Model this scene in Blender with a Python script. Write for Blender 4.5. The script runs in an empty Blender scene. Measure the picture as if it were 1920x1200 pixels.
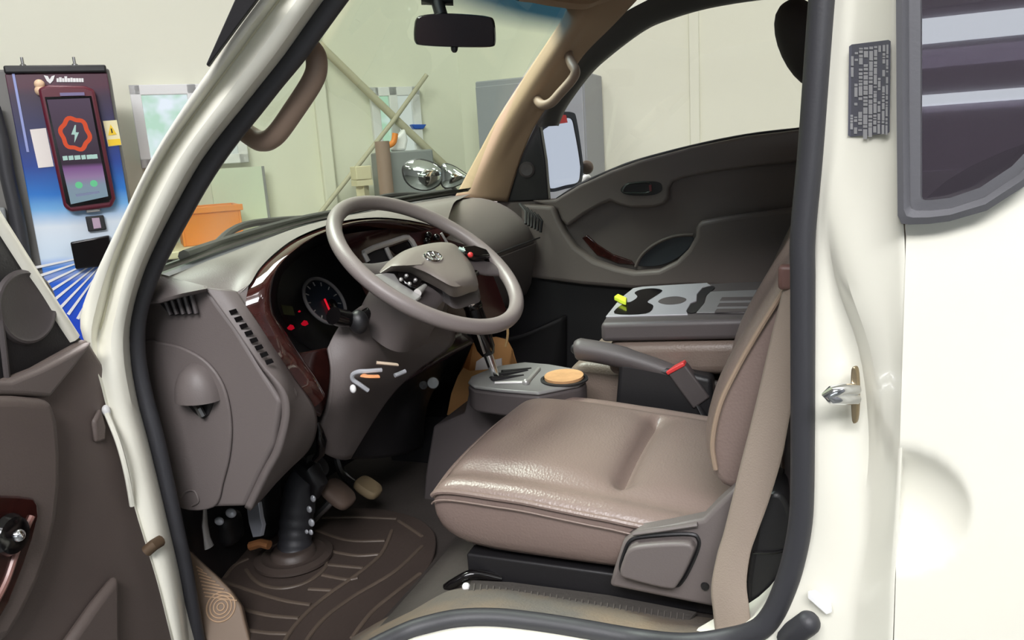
import bpy, bmesh, math, random
from mathutils import Vector, Matrix
random.seed(7)
SC = bpy.context.scene
COL = SC.collection

# ------------------------------------------------------------------ camera
F_PX, YAW, PITCH, ROLL = 1450.0, math.radians(21.5), math.radians(12), math.atan(.064)
CAM = Vector((0, -0.81, 1.36))
FWD = Vector((-math.sin(YAW)*math.cos(PITCH), math.cos(YAW)*math.cos(PITCH), -math.sin(PITCH)))
_r0 = Vector((math.cos(YAW), math.sin(YAW), 0)); _u0 = _r0.cross(FWD)
RGT = math.cos(ROLL)*_r0 - math.sin(ROLL)*_u0
UPV = math.sin(ROLL)*_r0 + math.cos(ROLL)*_u0
cd = bpy.data.cameras.new('camera'); co = bpy.data.objects.new('camera', cd); COL.objects.link(co)
cd.sensor_width = 36; cd.lens = F_PX/1920*36; cd.clip_start = .02
co.matrix_world = Matrix(((RGT.x, UPV.x, -FWD.x, CAM.x), (RGT.y, UPV.y, -FWD.y, CAM.y), (RGT.z, UPV.z, -FWD.z, CAM.z), (0, 0, 0, 1)))
SC.camera = co
# ------------------------------------------------------------------ light and exposure
vs = SC.view_settings; vs.view_transform = 'Standard'; vs.look = 'None'; vs.gamma = 1; vs.use_curve_mapping = False
vs.exposure = 0.03
W = bpy.data.worlds.new('world'); SC.world = W; W.use_nodes = True
W.node_tree.nodes['Background'].inputs[0].default_value = (.80, .84, .90, 1)
W.node_tree.nodes['Background'].inputs[1].default_value = .6
LAMP = 9.0       # emission of the ceiling lamps
DAYLIGHT = 12.0    # emission of the lit windows

def area(name, loc, tgt, sx, sy, energy, col=(1, 1, 1), spread=180):
    l = bpy.data.lights.new(name, 'AREA'); l.shape = 'RECTANGLE'; l.size = sx; l.size_y = sy; l.energy = energy; l.color = col; l.spread = math.radians(spread)
    o = bpy.data.objects.new(name, l); COL.objects.link(o); o.location = loc
    o.rotation_euler = (Vector(tgt)-Vector(loc)).to_track_quat('-Z', 'Y').to_euler(); return o
area('fill_light_over_doorway', (.5, -3.4, 4.4), (.1, -.2, 1.0), 3.4, 1.6, 430, (.99, .98, 1))  # unseen area lamp added to light the doorway and jamb
area('fill_light_front_of_hall', (-2.3, .9, 4.3), (-.9, 1.0, 1.2), 2.0, 1.6, 75, (.98, .98, 1), 75)  # unseen area lamp added to brighten the dash through the windscreen

# ------------------------------------------------------------------ helpers
def ray(x, y): return FWD + RGT*((x-960)/F_PX) + UPV*((600-y)/F_PX)
def PY(x, y, Y): d = ray(x, y); return CAM + d*((Y-CAM.y)/d.y)      # point on the plane Y = const
def PX(x, y, X): d = ray(x, y); return CAM + d*((X-CAM.x)/d.x)
def PZ(x, y, Z): d = ray(x, y); return CAM + d*((Z-CAM.z)/d.z)
def PN(x, y, p, n): d = ray(x, y); return CAM + d*((p-CAM).dot(n)/d.dot(n))
def lin(c): c /= 255.0; return c/12.92 if c <= .04045 else ((c+.055)/1.055)**2.4
def rgb(r, g, b): return (lin(r), lin(g), lin(b), 1)
def V(*a): return Vector(a)

def cat(pts, n, closed=False):
    """resample a polyline as a Catmull-Rom curve with n points"""
    pts = [Vector(p) for p in pts]; m = len(pts)
    segs = m if closed else m-1; out = []
    for i in range(n):
        t = i/(n if closed else n-1)*segs; k = min(int(t), segs-1); t -= k
        g = (lambda j: pts[j % m]) if closed else (lambda j: pts[max(0, min(m-1, j))])
        p0, p1, p2, p3 = g(k-1), g(k), g(k+1), g(k+2)
        out.append(.5*((2*p1)+(p2-p0)*t+(2*p0-5*p1+4*p2-p3)*t*t+(3*p1-p0-3*p2+p3)*t**3))
    return out

class MB:
    def __init__(s): s.v = []; s.f = []; s.m = []; s.mi = 0
    def add(s, vs, fs):
        b = len(s.v); s.v += [tuple(p) for p in vs]; s.f += [tuple(i+b for i in f) for f in fs]; s.m += [s.mi]*len(fs); return s
    def mat(s, i): s.mi = i; return s
    def box(s, c, d, R=None):
        c = Vector(c); h = Vector(d)/2; vs = []
        for x in (-1, 1):
            for y in (-1, 1):
                for z in (-1, 1):
                    p = Vector((x*h.x, y*h.y, z*h.z)); vs.append(c+(R @ p if R else p))
        return s.add(vs, [(0, 1, 3, 2), (4, 6, 7, 5), (0, 4, 5, 1), (2, 3, 7, 6), (0, 2, 6, 4), (1, 5, 7, 3)])
    def prism(s, pts, vec):
        pts = [Vector(p) for p in pts]; n = len(pts); vec = Vector(vec)
        nn = Vector((0, 0, 0))
        for i in range(n): nn += pts[i].cross(pts[(i+1) % n])
        if nn.dot(vec) > 0: pts.reverse()
        vs = pts+[p+vec for p in pts]
        return s.add(vs, [tuple(range(n)), tuple(range(2*n-1, n-1, -1))]+[(i, n+i, n+(i+1) % n, (i+1) % n)[::-1][::-1] for i in range(n)])
    def grid(s, rows, closed=False):
        nr = len(rows); nc = len(rows[0]); fs = []
        for i in range(nr-1):
            for j in range(nc if closed else nc-1):
                k = (j+1) % nc; fs.append((i*nc+j, i*nc+k, (i+1)*nc+k, (i+1)*nc+j))
        return s.add([p for r in rows for p in r], fs)
    def patch(s, rows, nr, nc):
        rr = [cat(r, nc) for r in rows]
        cols = [cat([r[j] for r in rr], nr) for j in range(nc)]
        return s.grid([[cols[j][i] for j in range(nc)] for i in range(nr)])
    def loft(s, rings, cap=True):
        nc = len(rings[0]); b = len(s.v); s.grid(rings, closed=True)
        if cap:
            s.f.append(tuple(b+i for i in range(nc-1, -1, -1))); s.m.append(s.mi)
            e = b+(len(rings)-1)*nc; s.f.append(tuple(e+i for i in range(nc))); s.m.append(s.mi)
        return s
    def tube(s, path, r, seg=14, closed=False, flat=None, cap=True):
        path = [Vector(p) for p in path]; n = len(path); rings = []; up = None
        for i, p in enumerate(path):
            a = path[(i-1) % n] if closed or i > 0 else p; c = path[(i+1) % n] if closed or i < n-1 else p
            t = (c-a).normalized()
            if up is None:
                up = Vector((0, 0, 1)) if abs(t.z) < .9 else Vector((1, 0, 0))
                if flat: up = Vector(flat)
            up = (up-t*up.dot(t)).normalized(); sd = t.cross(up)
            rr = r[i] if isinstance(r, (list, tuple)) and len(r) == n else r
            ra, rb = rr if isinstance(rr, tuple) else (rr, rr)
            rings.append([p+sd*(ra*math.cos(2*math.pi*k/seg))+up*(rb*math.sin(2*math.pi*k/seg)) for k in range(seg)])
        if closed: rings.append(rings[0]); return s.grid(rings, closed=True)
        return s.loft(rings, cap)
    def lathe(s, c, axis, prof, seg=28):
        c = Vector(c); ax = Vector(axis).normalized(); u = ax.orthogonal().normalized(); w = ax.cross(u); rings = []
        for r, h in prof: rings.append([c+ax*h+(u*math.cos(2*math.pi*k/seg)+w*math.sin(2*math.pi*k/seg))*r for k in range(seg)])
        return s.loft(rings)
    def ball(s, c, r, seg=18, M=None):
        c = Vector(c); rx, ry, rz = r if isinstance(r, tuple) else (r, r, r); rings = []
        for i in range(seg//2+1):
            a = -math.pi/2+math.pi*i/(seg//2); a = max(-1.55, min(1.55, a))
            ring = []
            for k in range(seg):
                q = Vector((rx*math.cos(a)*math.cos(2*math.pi*k/seg), ry*math.cos(a)*math.sin(2*math.pi*k/seg), rz*math.sin(a)))
                ring.append(c+(M @ q if M else q))
            rings.append(ring)
        return s.loft(rings)
    def build(s, name, mats, parent=None, smooth=40, bevel=0, seg=3, solid=0, offset=1, sub=0, kind=None, recalc=True):
        me = bpy.data.meshes.new(name); me.from_pydata(s.v, [], s.f); me.update()
        if not isinstance(mats, (list, tuple)): mats = [mats]
        for m in mats: me.materials.append(m)
        me.polygons.foreach_set('material_index', s.m)
        if recalc:
            bm = bmesh.new(); bm.from_mesh(me); bmesh.ops.recalc_face_normals(bm, faces=bm.faces); bm.to_mesh(me); bm.free()
        o = bpy.data.objects.new(name, me); COL.objects.link(o)
        if smooth:
            me.polygons.foreach_set('use_smooth', [True]*len(me.polygons)); me.set_sharp_from_angle(angle=math.radians(smooth))
        if solid:
            q = o.modifiers.new('solid', 'SOLIDIFY'); q.thickness = solid; q.offset = offset
        if bevel:
            q = o.modifiers.new('bevel', 'BEVEL'); q.width = bevel; q.segments = seg; q.limit_method = 'ANGLE'; q.angle_limit = math.radians(40)
            q.harden_normals = False
        if sub:
            q = o.modifiers.new('sub', 'SUBSURF'); q.levels = sub; q.render_levels = sub
        if parent is not None:
            o.parent = parent
            mw = Matrix.Translation(parent.location) if parent.type == 'EMPTY' else None
            if mw is not None: o.matrix_parent_inverse = mw.inverted()
        if kind: o['kind'] = kind
        return o

def tag(o, label, cat_=None, group=None):
    o['label'] = label
    if cat_: o['category'] = cat_
    if group: o['group'] = group
    return o
def empty(name, loc, label, cat_, group=None):
    o = bpy.data.objects.new(name, None); COL.objects.link(o); o.location = loc; o.empty_display_size = .1
    o.matrix_world = Matrix.Translation(Vector(loc)); return tag(o, label, cat_, group)
def wire(path, r, name, m, parent=None, seg=12, **k): return MB().tube(path, r, seg).build(name, m, parent, **k)
def each(name, m, parent, makes):
    return [f(MB()).build(name, m, parent) for f in makes]
def poly(pts, Y, close=None): return [PY(x, y, Y) for x, y in pts]
def smoothpoly(pts, Y, n): return cat(poly(pts, Y), n, closed=True)

# ------------------------------------------------------------------ materials
def mat(name, col, rough=.5, metal=0, bump=0, scale=200, var=0, vscale=8, spec=.5, coat=0, kind='noise', trans=0, emit=None, estr=0, alt=None):
    m = bpy.data.materials.new(name); m.use_nodes = True; nt = m.node_tree; b = nt.nodes['Principled BSDF']
    b.inputs['Base Color'].default_value = col; b.inputs['Roughness'].default_value = rough; b.inputs['Metallic'].default_value = metal
    b.inputs['Specular IOR Level'].default_value = spec; b.inputs['Coat Weight'].default_value = coat
    if emit: b.inputs['Emission Color'].default_value = emit; b.inputs['Emission Strength'].default_value = estr
    tc = nt.nodes.new('ShaderNodeTexCoord')
    if bump:
        t = nt.nodes.new('ShaderNodeTexVoronoi' if kind == 'leather' else 'ShaderNodeTexNoise'); t.inputs['Scale'].default_value = scale
        nt.links.new(tc.outputs['Object'], t.inputs['Vector'])
        bp = nt.nodes.new('ShaderNodeBump'); bp.inputs['Strength'].default_value = bump; bp.inputs['Distance'].default_value = .002
        nt.links.new(t.outputs[0], bp.inputs['Height']); nt.links.new(bp.outputs[0], b.inputs['Normal'])
    if var:
        t = nt.nodes.new('ShaderNodeTexNoise'); t.inputs['Scale'].default_value = vscale; t.inputs['Detail'].default_value = 6
        nt.links.new(tc.outputs['Object'], t.inputs['Vector'])
        r = nt.nodes.new('ShaderNodeValToRGB'); r.color_ramp.elements[0].position = .35; r.color_ramp.elements[1].position = .7
        a = alt or tuple(c*(1-var) for c in col[:3])+(1,)
        r.color_ramp.elements[0].color = col; r.color_ramp.elements[1].color = a
        nt.links.new(t.outputs[0], r.inputs[0]); nt.links.new(r.outputs[0], b.inputs['Base Color'])
    return m
def glass(name, tint, refl=1.0, rough=0, gcol=(1, 1, 1, 1)):
    m = bpy.data.materials.new(name); m.use_nodes = True; nt = m.node_tree; nt.nodes.clear()
    o = nt.nodes.new('ShaderNodeOutputMaterial'); t = nt.nodes.new('ShaderNodeBsdfTransparent'); g = nt.nodes.new('ShaderNodeBsdfGlossy')
    mx = nt.nodes.new('ShaderNodeMixShader'); lw = nt.nodes.new('ShaderNodeLayerWeight'); pw = nt.nodes.new('ShaderNodeMath'); pw.operation = 'POWER'; pw.inputs[1].default_value = 5
    fr = nt.nodes.new('ShaderNodeMath'); fr.operation = 'MULTIPLY_ADD'; fr.inputs[1].default_value = .95; fr.inputs[2].default_value = .045
    nt.links.new(lw.outputs['Facing'], pw.inputs[0]); nt.links.new(pw.outputs[0], fr.inputs[0])
    mm = nt.nodes.new('ShaderNodeMath'); mm.operation = 'MULTIPLY'; mm.inputs[1].default_value = refl
    t.inputs[0].default_value = tint; g.inputs[0].default_value = gcol; g.inputs['Roughness'].default_value = rough
    nt.links.new(fr.outputs[0], mm.inputs[0]); nt.links.new(mm.outputs[0], mx.inputs[0])
    nt.links.new(t.outputs[0], mx.inputs[1]); nt.links.new(g.outputs[0], mx.inputs[2]); nt.links.new(mx.outputs[0], o.inputs[0]); return m
def emis(name, col, s):
    m = bpy.data.materials.new(name); m.use_nodes = True; nt = m.node_tree; nt.nodes.clear()
    o = nt.nodes.new('ShaderNodeOutputMaterial'); e = nt.nodes.new('ShaderNodeEmission'); e.inputs[0].default_value = col; e.inputs[1].default_value = s
    nt.links.new(e.outputs[0], o.inputs[0]); return m

M = {}
M['paint'] = mat('cream_paint', rgb(242, 240, 226), .28, coat=.4, var=.05, vscale=3)
M['paint_yellow'] = mat('aged_cream_paint', rgb(236, 232, 205), .35)
M['wall'] = mat('wall_panel', rgb(237, 236, 218), .6, var=.03, vscale=1.2)
M['white_wall'] = mat('white_wall', rgb(225, 226, 222), .7)
M['hall_grey'] = mat('hall_grey', rgb(172, 172, 178), .7)
M['floor'] = mat('garage_floor', rgb(92, 94, 92), .4, var=.25, vscale=2)
M['rubber'] = mat('black_rubber', rgb(52, 52, 56), .5, bump=.1, scale=300)
M['black'] = mat('black_plastic', rgb(30, 29, 31), .45, bump=.1, scale=400)
M['gloss_black'] = mat('gloss_black', rgb(14, 12, 13), .12)
M['dash'] = mat('dash_plastic', rgb(104, 96, 94), .5, bump=.12, scale=420)
M['dash_dark'] = mat('dark_dash_plastic', rgb(78, 72, 72), .5, bump=.12, scale=420)
M['trim'] = mat('door_trim_plastic', rgb(114, 102, 97), .5, bump=.15, scale=350, var=.12, vscale=6)
M['trim_far'] = mat('grey_brown_door_plastic', rgb(110, 101, 97), .5, bump=.12, scale=350)
M['pillar'] = mat('tan_pillar_trim', rgb(168, 142, 116), .6, bump=.1, scale=300)
M['handle'] = mat('tan_handle_plastic', rgb(150, 128, 112), .5, bump=.08, scale=300)
M['leather'] = mat('taupe_leather', rgb(128, 111, 104), .32, bump=.18, scale=260, kind='leather', var=.08, vscale=5)
M['leather_dark'] = mat('dark_taupe_leather', rgb(116, 102, 93), .42, bump=.18, scale=260, kind='leather')
M['fabric'] = mat('seat_belt_webbing', rgb(142, 128, 116), .75, bump=.25, scale=500)
M['wheel'] = mat('steering_wheel_grip', rgb(122, 113, 111), .42, bump=.12, scale=500)
M['pad'] = mat('steering_pad_plastic', rgb(118, 110, 104), .45, bump=.1, scale=500)
M['chrome'] = mat('chrome', (.82, .83, .85, 1), .12, 1)
M['silver'] = mat('silver_plastic', rgb(180, 178, 176), .3, .5)
M['steel'] = mat('dull_steel', rgb(150, 150, 150), .35, 1)
M['mat'] = mat('floor_mat_rubber', rgb(72, 62, 57), .5, bump=.2, scale=120, var=.25, vscale=5)
M['mat_ridge'] = mat('worn_mat_ridge', rgb(94, 82, 72), .5, var=.3, vscale=9)
M['carpet'] = mat('dusty_carpet', rgb(100, 96, 91), .9, bump=.5, scale=220, var=.35, vscale=9, alt=rgb(128, 112, 94))
M['floor_metal'] = mat('cab_floor', rgb(70, 64, 60), .7, bump=.3, scale=120, var=.3, vscale=7)
M['dirt_tan'] = mat('tan_ribbed_plastic', rgb(118, 100, 84), .6)
M['amber_grey'] = mat('grey_tray', rgb(120, 118, 118), .4, bump=.08, scale=300)
M['tray_light'] = mat('light_grey_tray', rgb(162, 160, 164), .35)
M['cork'] = mat('cork', rgb(186, 142, 98), .8, bump=.3, scale=180, var=.2, vscale=40)
M['kraft'] = mat('kraft_paper', rgb(186, 136, 84), .75, bump=.2, scale=25, var=.15, vscale=10)
M['paper'] = mat('white_paper', rgb(210, 205, 205), .7)
M['red'] = mat('red_plastic', rgb(214, 60, 60), .4)
M['lime'] = mat('lime_plastic', rgb(216, 232, 60), .5)
M['orange'] = mat('orange_plastic', rgb(236, 140, 50), .45)
M['orange_strip'] = mat('orange_strip', rgb(236, 160, 110), .4)
M['grey_steel'] = mat('grey_cabinet', rgb(150, 152, 158), .45)
M['mid_grey'] = mat('mid_grey', rgb(135, 138, 138), .5)
M['blue'] = mat('blue_plastic', rgb(40, 90, 190), .4)
M['beige'] = mat('beige_plastic', rgb(225, 215, 180), .5)
M['brownpost'] = mat('brown_post', rgb(150, 125, 110), .6)
M['rod'] = mat('brace_rod', rgb(196, 190, 165), .5)
M['white'] = mat('white_plastic', rgb(238, 238, 238), .4)
M['mirror'] = mat('mirror_glass', (.92, .93, .95, 1), .01, 1)
M['dark_headrest'] = mat('dark_headrest', rgb(40, 35, 34), .8, bump=.2, scale=300)
M['windscreen'] = glass('windscreen_glass', (.80, .88, .78, 1), .7)
M['clear'] = glass('clear_glass', (.97, .97, .95, 1), .6)
M['tinted'] = glass('tinted_glass', (.42, .38, .44, 1), 1.0)
def veil(m, col, f):      # purple-grey diffuse layer mixed over the glass
    nt = m.node_tree; o = [n for n in nt.nodes if n.type == 'OUTPUT_MATERIAL'][0]; src = o.inputs[0].links[0].from_socket
    d = nt.nodes.new('ShaderNodeBsdfDiffuse'); d.inputs[0].default_value = col; mx = nt.nodes.new('ShaderNodeMixShader'); mx.inputs[0].default_value = f
    nt.links.new(src, mx.inputs[1]); nt.links.new(d.outputs[0], mx.inputs[2]); nt.links.new(mx.outputs[0], o.inputs[0])
veil(M['tinted'], (.20, .175, .21, 1), .14)
M['shade'] = glass('blue_shade_band', (.10, .30, .42, 1), .6)
M['lamp'] = emis('lamp_diffuser', (1, .98, .98, 1), LAMP)
M['day'] = emis('lit_window', (.86, .95, 1, 1), DAYLIGHT)
M['pale_metal'] = mat('pale_metal', rgb(196, 198, 204), .25, .25)
M['ring'] = mat('gauge_ring', rgb(112, 110, 110), .4)
# burl wood
def burl():
    m = mat('burl_wood', rgb(70, 34, 28), .08, coat=.6); nt = m.node_tree; b = nt.nodes['Principled BSDF']
    tc = nt.nodes.new('ShaderNodeTexCoord'); n = nt.nodes.new('ShaderNodeTexNoise'); n.inputs['Scale'].default_value = 22; n.inputs['Detail'].default_value = 8; n.inputs['Distortion'].default_value = 2.5
    r = nt.nodes.new('ShaderNodeValToRGB'); e = r.color_ramp.elements; e[0].position = .3; e[0].color = rgb(44, 22, 20); e[1].position = .75; e[1].color = rgb(68, 33, 29)
    nt.links.new(tc.outputs['Object'], n.inputs['Vector']); nt.links.new(n.outputs[0], r.inputs[0]); nt.links.new(r.outputs[0], b.inputs['Base Color']); return m
M['wood'] = burl()
# ------------------------------------------------------------------ the hall (structure)
WN = Vector((-math.sin(math.radians(46.5)), math.cos(math.radians(46.5)), 0))      # window wall, its outward normal
WU = Vector((WN.y, -WN.x, 0))                                                     # along the wall, to the right
WQ = CAM + ray(250, 300)*4.0
def PWl(x, y, off=0): return PN(x, y, WQ-WN*off, WN)
SIDE_Y = 3.5
corner = PN(872, 300, WQ, WN); SIDE_Y = corner.y
HZ = 4.6
def slab(name, a, b, z0, z1, th, nrm, m):
    a = Vector((a[0], a[1], z0)); b = Vector((b[0], b[1], z0)); up = Vector((0, 0, z1-z0))
    return MB().prism([a, b, b+up, a+up], Vector(nrm)*th).build(name, m, None, smooth=0, kind='structure')
end_l = corner - WU*7.5
slab('wall_window', end_l, corner, 0, HZ, .15, WN, M['wall'])
slab('wall_side', corner, (6.5, corner.y), 0, HZ, .15, (0, 1, 0), M['wall'])
slab('wall_rear', (6.5, corner.y), (6.5, -7), 0, HZ, .15, (1, 0, 0), M['hall_grey'])
slab('wall_gate', (6.5, -7), (end_l.x, -7), 0, HZ, .15, (0, -1, 0), M['hall_grey'])
slab('wall_far', (end_l.x, -7), end_l, 0, HZ, .15, (-1, 0, 0), M['hall_grey'])
hall = [(end_l.x-.2, -7.2), (6.7, -7.2), (6.7, corner.y+.2), (corner.x-.1, corner.y+.2), (end_l.x-.2, end_l.y+.2)]
MB().prism([Vector((x, y, 0)) for x, y in hall], (0, 0, -.1)).build('floor', M['floor'], None, smooth=0, kind='structure')
MB().prism([Vector((x, y, HZ)) for x, y in hall], (0, 0, .1)).build('ceiling', M['white_wall'], None, smooth=0, kind='structure')
# flat pilaster on the window wall, panel joint strip on the side wall
a, b = PWl(588, 200), PWl(612, 200)
MB().prism([V(a.x, a.y, 0), V(b.x, b.y, 0), V(b.x, b.y, HZ), V(a.x, a.y, HZ)], -WN*.05).build('trim_1', M['wall'], None, kind='structure', bevel=.01)
j0, j1 = PY(1293, 150, SIDE_Y), PY(1312, 150, SIDE_Y)
MB().prism([V(j0.x, SIDE_Y, 0), V(j1.x, SIDE_Y, 0), V(j1.x, SIDE_Y, HZ), V(j0.x, SIDE_Y, HZ)], (0, -.018, 0)).build('trim_2', M['wall'], None, kind='structure', bevel=.005)
def window(n, x0, x1, yt, yb, sash):
    A, B, Cc, D = [PWl(x, y, .02) for x, y in ((x0, yt), (x1, yt), (x1, yb), (x0, yb))]
    w = (B-A).dot(WU); zt = A.z; zb = D.z
    o = A.copy(); fr = MB(); t = .05
    def P(u, z, d=0): return V(o.x, o.y, 0)+WU*u+V(0, 0, z)-WN*d
    for u0, u1, z0, z1 in ((0, w, zt-t, zt), (0, w, zb, zb+t), (0, t, zb, zt), (w-t, w, zb, zt), (sash*w-t*.5, sash*w+t*.5, zb, zt)):
        fr.prism([P(u0, z0), P(u1, z0), P(u1, z1), P(u0, z1)], -WN*.04)
    f = fr.build('window_%d' % n, M['white'], None, kind='structure', bevel=.004)
    MB().prism([P(t, zb+t, .004), P(sash*w, zb+t, .004), P(sash*w, zt-t, .004), P(t, zt-t, .004)], -WN*.006).build('pane', M['day_green'], f)
    MB().prism([P(sash*w, zb+t, .004), P(w-t, zb+t, .004), P(w-t, zt-t, .004), P(sash*w, zt-t, .004)], -WN*.006).build('pane', M['day_white'], f)
def daymat(name, c1, c2, s):
    m = emis(name, c1, s); nt = m.node_tree; e = nt.nodes['Emission']; tc = nt.nodes.new('ShaderNodeTexCoord')
    n = nt.nodes.new('ShaderNodeTexNoise'); n.inputs['Scale'].default_value = 9; r = nt.nodes.new('ShaderNodeValToRGB')
    r.color_ramp.elements[0].position = .4; r.color_ramp.elements[1].position = .62; r.color_ramp.elements[0].color = c1; r.color_ramp.elements[1].color = c2
    nt.links.new(tc.outputs['Object'], n.inputs['Vector']); nt.links.new(n.outputs[0], r.inputs[0]); nt.links.new(r.outputs[0], e.inputs[0]); return m
M['day_green'] = daymat('trees_in_daylight', rgb(190, 225, 205), rgb(235, 245, 255), .95)
M['day_white'] = emis('pale_daylight', rgb(225, 228, 232), .9)
window(1, 241, 447, 161, 318, .55)
window(2, 690, 782, 165, 312, .45)
# cross brace rods in front of the wall
rod = MB()
rod.tube([PWl(585, 70, .12), PWl(745, 226, .12), PWl(842, 318, .12)], .022, 10)
rod.tube([PWl(800, 140, .17), PWl(738, 226, .17), PWl(600, 400, .17)], .013, 10)
rod.build('trim_3', M['rod'], None, kind='structure')
# lamps on the ceiling
for i, (x, y) in enumerate([(-3, -4.6), (0, -4.6), (3, -4.6), (-3, -2.2), (0, -2.2), (3, -2.2), (5.2, -2.2), (-2.2, .4), (2.6, .6), (5.2, .6), (1.2, 2.2), (4, 2.2)]):
    q = empty('ceiling_lamp', (x, y, HZ), 'white square lamp panel on the hall ceiling', 'lamp', 'ceiling lamps')
    MB().box((x, y, HZ-.03), (1.0, .5, .06)).build('housing', M['white'], q, bevel=.005)
    MB().box((x, y, HZ-.066), (.92, .42, .012)).build('diffuser', M['lamp'], q)
# long lit window bands in the gate wall behind the camera (they reflect in the tinted glass)
for n, (z0, z1) in enumerate(((1.551, 1.646), (2.07, 2.276))):
    MB().box((2.6, -6.98, (z0+z1)/2), (4.2, .03, z1-z0)).build('window_%d' % (n+3), M['day'], None, kind='structure')

MB().box((6.48, .9, 1.5), (.03, 4.6, 2.6)).build('window_5', emis('mirror_glow', rgb(205, 214, 232), .9), None, kind='structure')  # added glowing panel, unseen, gives the far side mirror a bright reflection
# ------------------------------------------------------------------ charger cabinet
KN = WN; KQ = CAM + ray(110, 300)*3.3
def PK(x, y, off=0): return PN(x, y, KQ-KN*off, KN)
k0 = PK(8, 130)
def KP(u, z, d=0): return V(k0.x, k0.y, 0)+WU*u+V(0, 0, z)-KN*d
kw = (PK(197, 128)-k0).dot(WU)+.015; kz = k0.z
ch = empty('charger_cabinet', KP(kw/2, 0, -.15), 'tall charger cabinet with a blue printed front and a phone-like screen', 'charger')
M['charger_body'] = mat('charger_body', rgb(118, 116, 112), .5, var=.1)
MB().prism([KP(-.18, 0), KP(kw, 0), KP(kw, kz), KP(-.18, kz)], KN*.35).build('body', M['charger_body'], ch, bevel=.01)
# printed front: colours by height
g = bpy.data.materials.new('printed_front'); g.use_nodes = True; nt = g.node_tree; bs = nt.nodes['Principled BSDF']; bs.inputs['Roughness'].default_value = .3
tc = nt.nodes.new('ShaderNodeTexCoord'); sp = nt.nodes.new('ShaderNodeSeparateXYZ'); mr = nt.nodes.new('ShaderNodeMapRange'); cr = nt.nodes.new('ShaderNodeValToRGB')
nz = nt.nodes.new('ShaderNodeTexNoise'); nz.inputs['Scale'].default_value = 5; nz.inputs['Detail'].default_value = 3
ad = nt.nodes.new('ShaderNodeMath'); ad.operation = 'MULTIPLY_ADD'; ad.inputs[1].default_value = .05
nt.links.new(tc.outputs['Object'], sp.inputs[0]); nt.links.new(tc.outputs['Object'], nz.inputs['Vector'])
nt.links.new(nz.outputs[0], ad.inputs[0]); nt.links.new(sp.outputs[2], ad.inputs[2]); nt.links.new(ad.outputs[0], mr.inputs[0])
zt = kz; zb = PK(110, 600).z; mr.inputs[1].default_value = zb; mr.inputs[2].default_value = zt+.02
nt.links.new(mr.outputs[0], cr.inputs[0]); nt.links.new(cr.outputs[0], bs.inputs['Base Color'])
E = cr.color_ramp.elements; E[0].position = 0; E[0].color = rgb(25, 70, 200); E[1].position = 1; E[1].color = rgb(86, 46, 62)
for p, c in ((.17, (40, 100, 215)), (.20, (150, 170, 220)), (.235, (60, 130, 220)), (.28, (215, 232, 248)), (.40, (226, 236, 246)), (.47, (120, 180, 232)), (.53, (40, 120, 205)), (.64, (34, 66, 150)), (.78, (48, 50, 92)), (.90, (62, 44, 66)), (.94, (84, 44, 62))):
    e = E.new(p); e.color = rgb(*c)
MB().prism([KP(0, .3, .004), KP(kw-.01, .3, .004), KP(kw-.01, kz-.02, .004), KP(0, kz-.02, .004)], -KN*.012).build('front_panel', g, ch, bevel=.004)
MB().prism([KP(0, kz-.02, .0), KP(kw-.01, kz-.02, 0), KP(kw-.01, kz+.012, 0), KP(0, kz+.012, 0)], -KN*.03).build('top_edge', M['black'], ch, bevel=.008)
fan = MB()
fo = PK(215, 470, .02)
for i in range(15):
    a = math.radians(186+i*7.0); a2 = a+math.radians(2.1)
    def q(r, aa): return fo+WU*(r*math.cos(aa))+V(0, 0, r*math.sin(aa)) 
    if abs(math.cos(a))*.55 < .9: fan.prism([q(.10, a), q(.34, a), q(.34, a2), q(.10, a2)], -KN*.002)
fan.build('wave_lines', M['white'], ch)
hs = MB()     # slanted lighter bar at the left of the print
hs.prism([PK(22, 136, .017), PK(27, 136, .017), PK(55, 285, .017), PK(50, 285, .017)], -KN*.003)
hs.build('light_stripe', mat('light_stripe', rgb(150, 160, 215), .4), ch)
# screen
scr = [PK(x, y, .02) for x, y in ((73, 168), (92, 161), (160, 163), (178, 170), (217, 372), (210, 388), (134, 397), (121, 388))]
s0 = MB().prism(scr, -KN*.05).build('screen_frame', mat('maroon_frame', rgb(96, 30, 46), .3), ch, bevel=.012)
MB().prism([PK(x, y, .072) for x, y in ((84, 182), (171, 180), (209, 370), (205, 378), (132, 388), (124, 380))], -KN*.004).build('bezel', M['gloss_black'], s0)
sc_ = bpy.data.materials.new('screen_picture'); sc_.use_nodes = True; nt = sc_.node_tree; nt.nodes.clear()
oo = nt.nodes.new('ShaderNodeOutputMaterial'); ee = nt.nodes.new('ShaderNodeEmission'); ee.inputs[1].default_value = .55
tc = nt.nodes.new('ShaderNodeTexCoord'); sp = nt.nodes.new('ShaderNodeSeparateXYZ'); mr = nt.nodes.new('ShaderNodeMapRange'); cr = nt.nodes.new('ShaderNodeValToRGB')
mr.inputs[1].default_value = PK(165, 378).z; mr.inputs[2].default_value = PK(130, 184).z
nt.links.new(tc.outputs['Object'], sp.inputs[0]); nt.links.new(sp.outputs[2], mr.inputs[0]); nt.links.new(mr.outputs[0], cr.inputs[0]); nt.links.new(cr.outputs[0], ee.inputs[0]); nt.links.new(ee.outputs[0], oo.inputs[0])
E = cr.color_ramp.elements; E[0].position = 0; E[0].color = rgb(165, 195, 210); E[1].position = 1; E[1].color = rgb(120, 104, 124)
for p, c in ((.16, (170, 190, 210)), (.24, (190, 160, 205)), (.33, (165, 120, 180)), (.37, (86, 74, 88)), (.6, (104, 90, 104))): e = E.new(p); e.color = rgb(*c)
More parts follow.
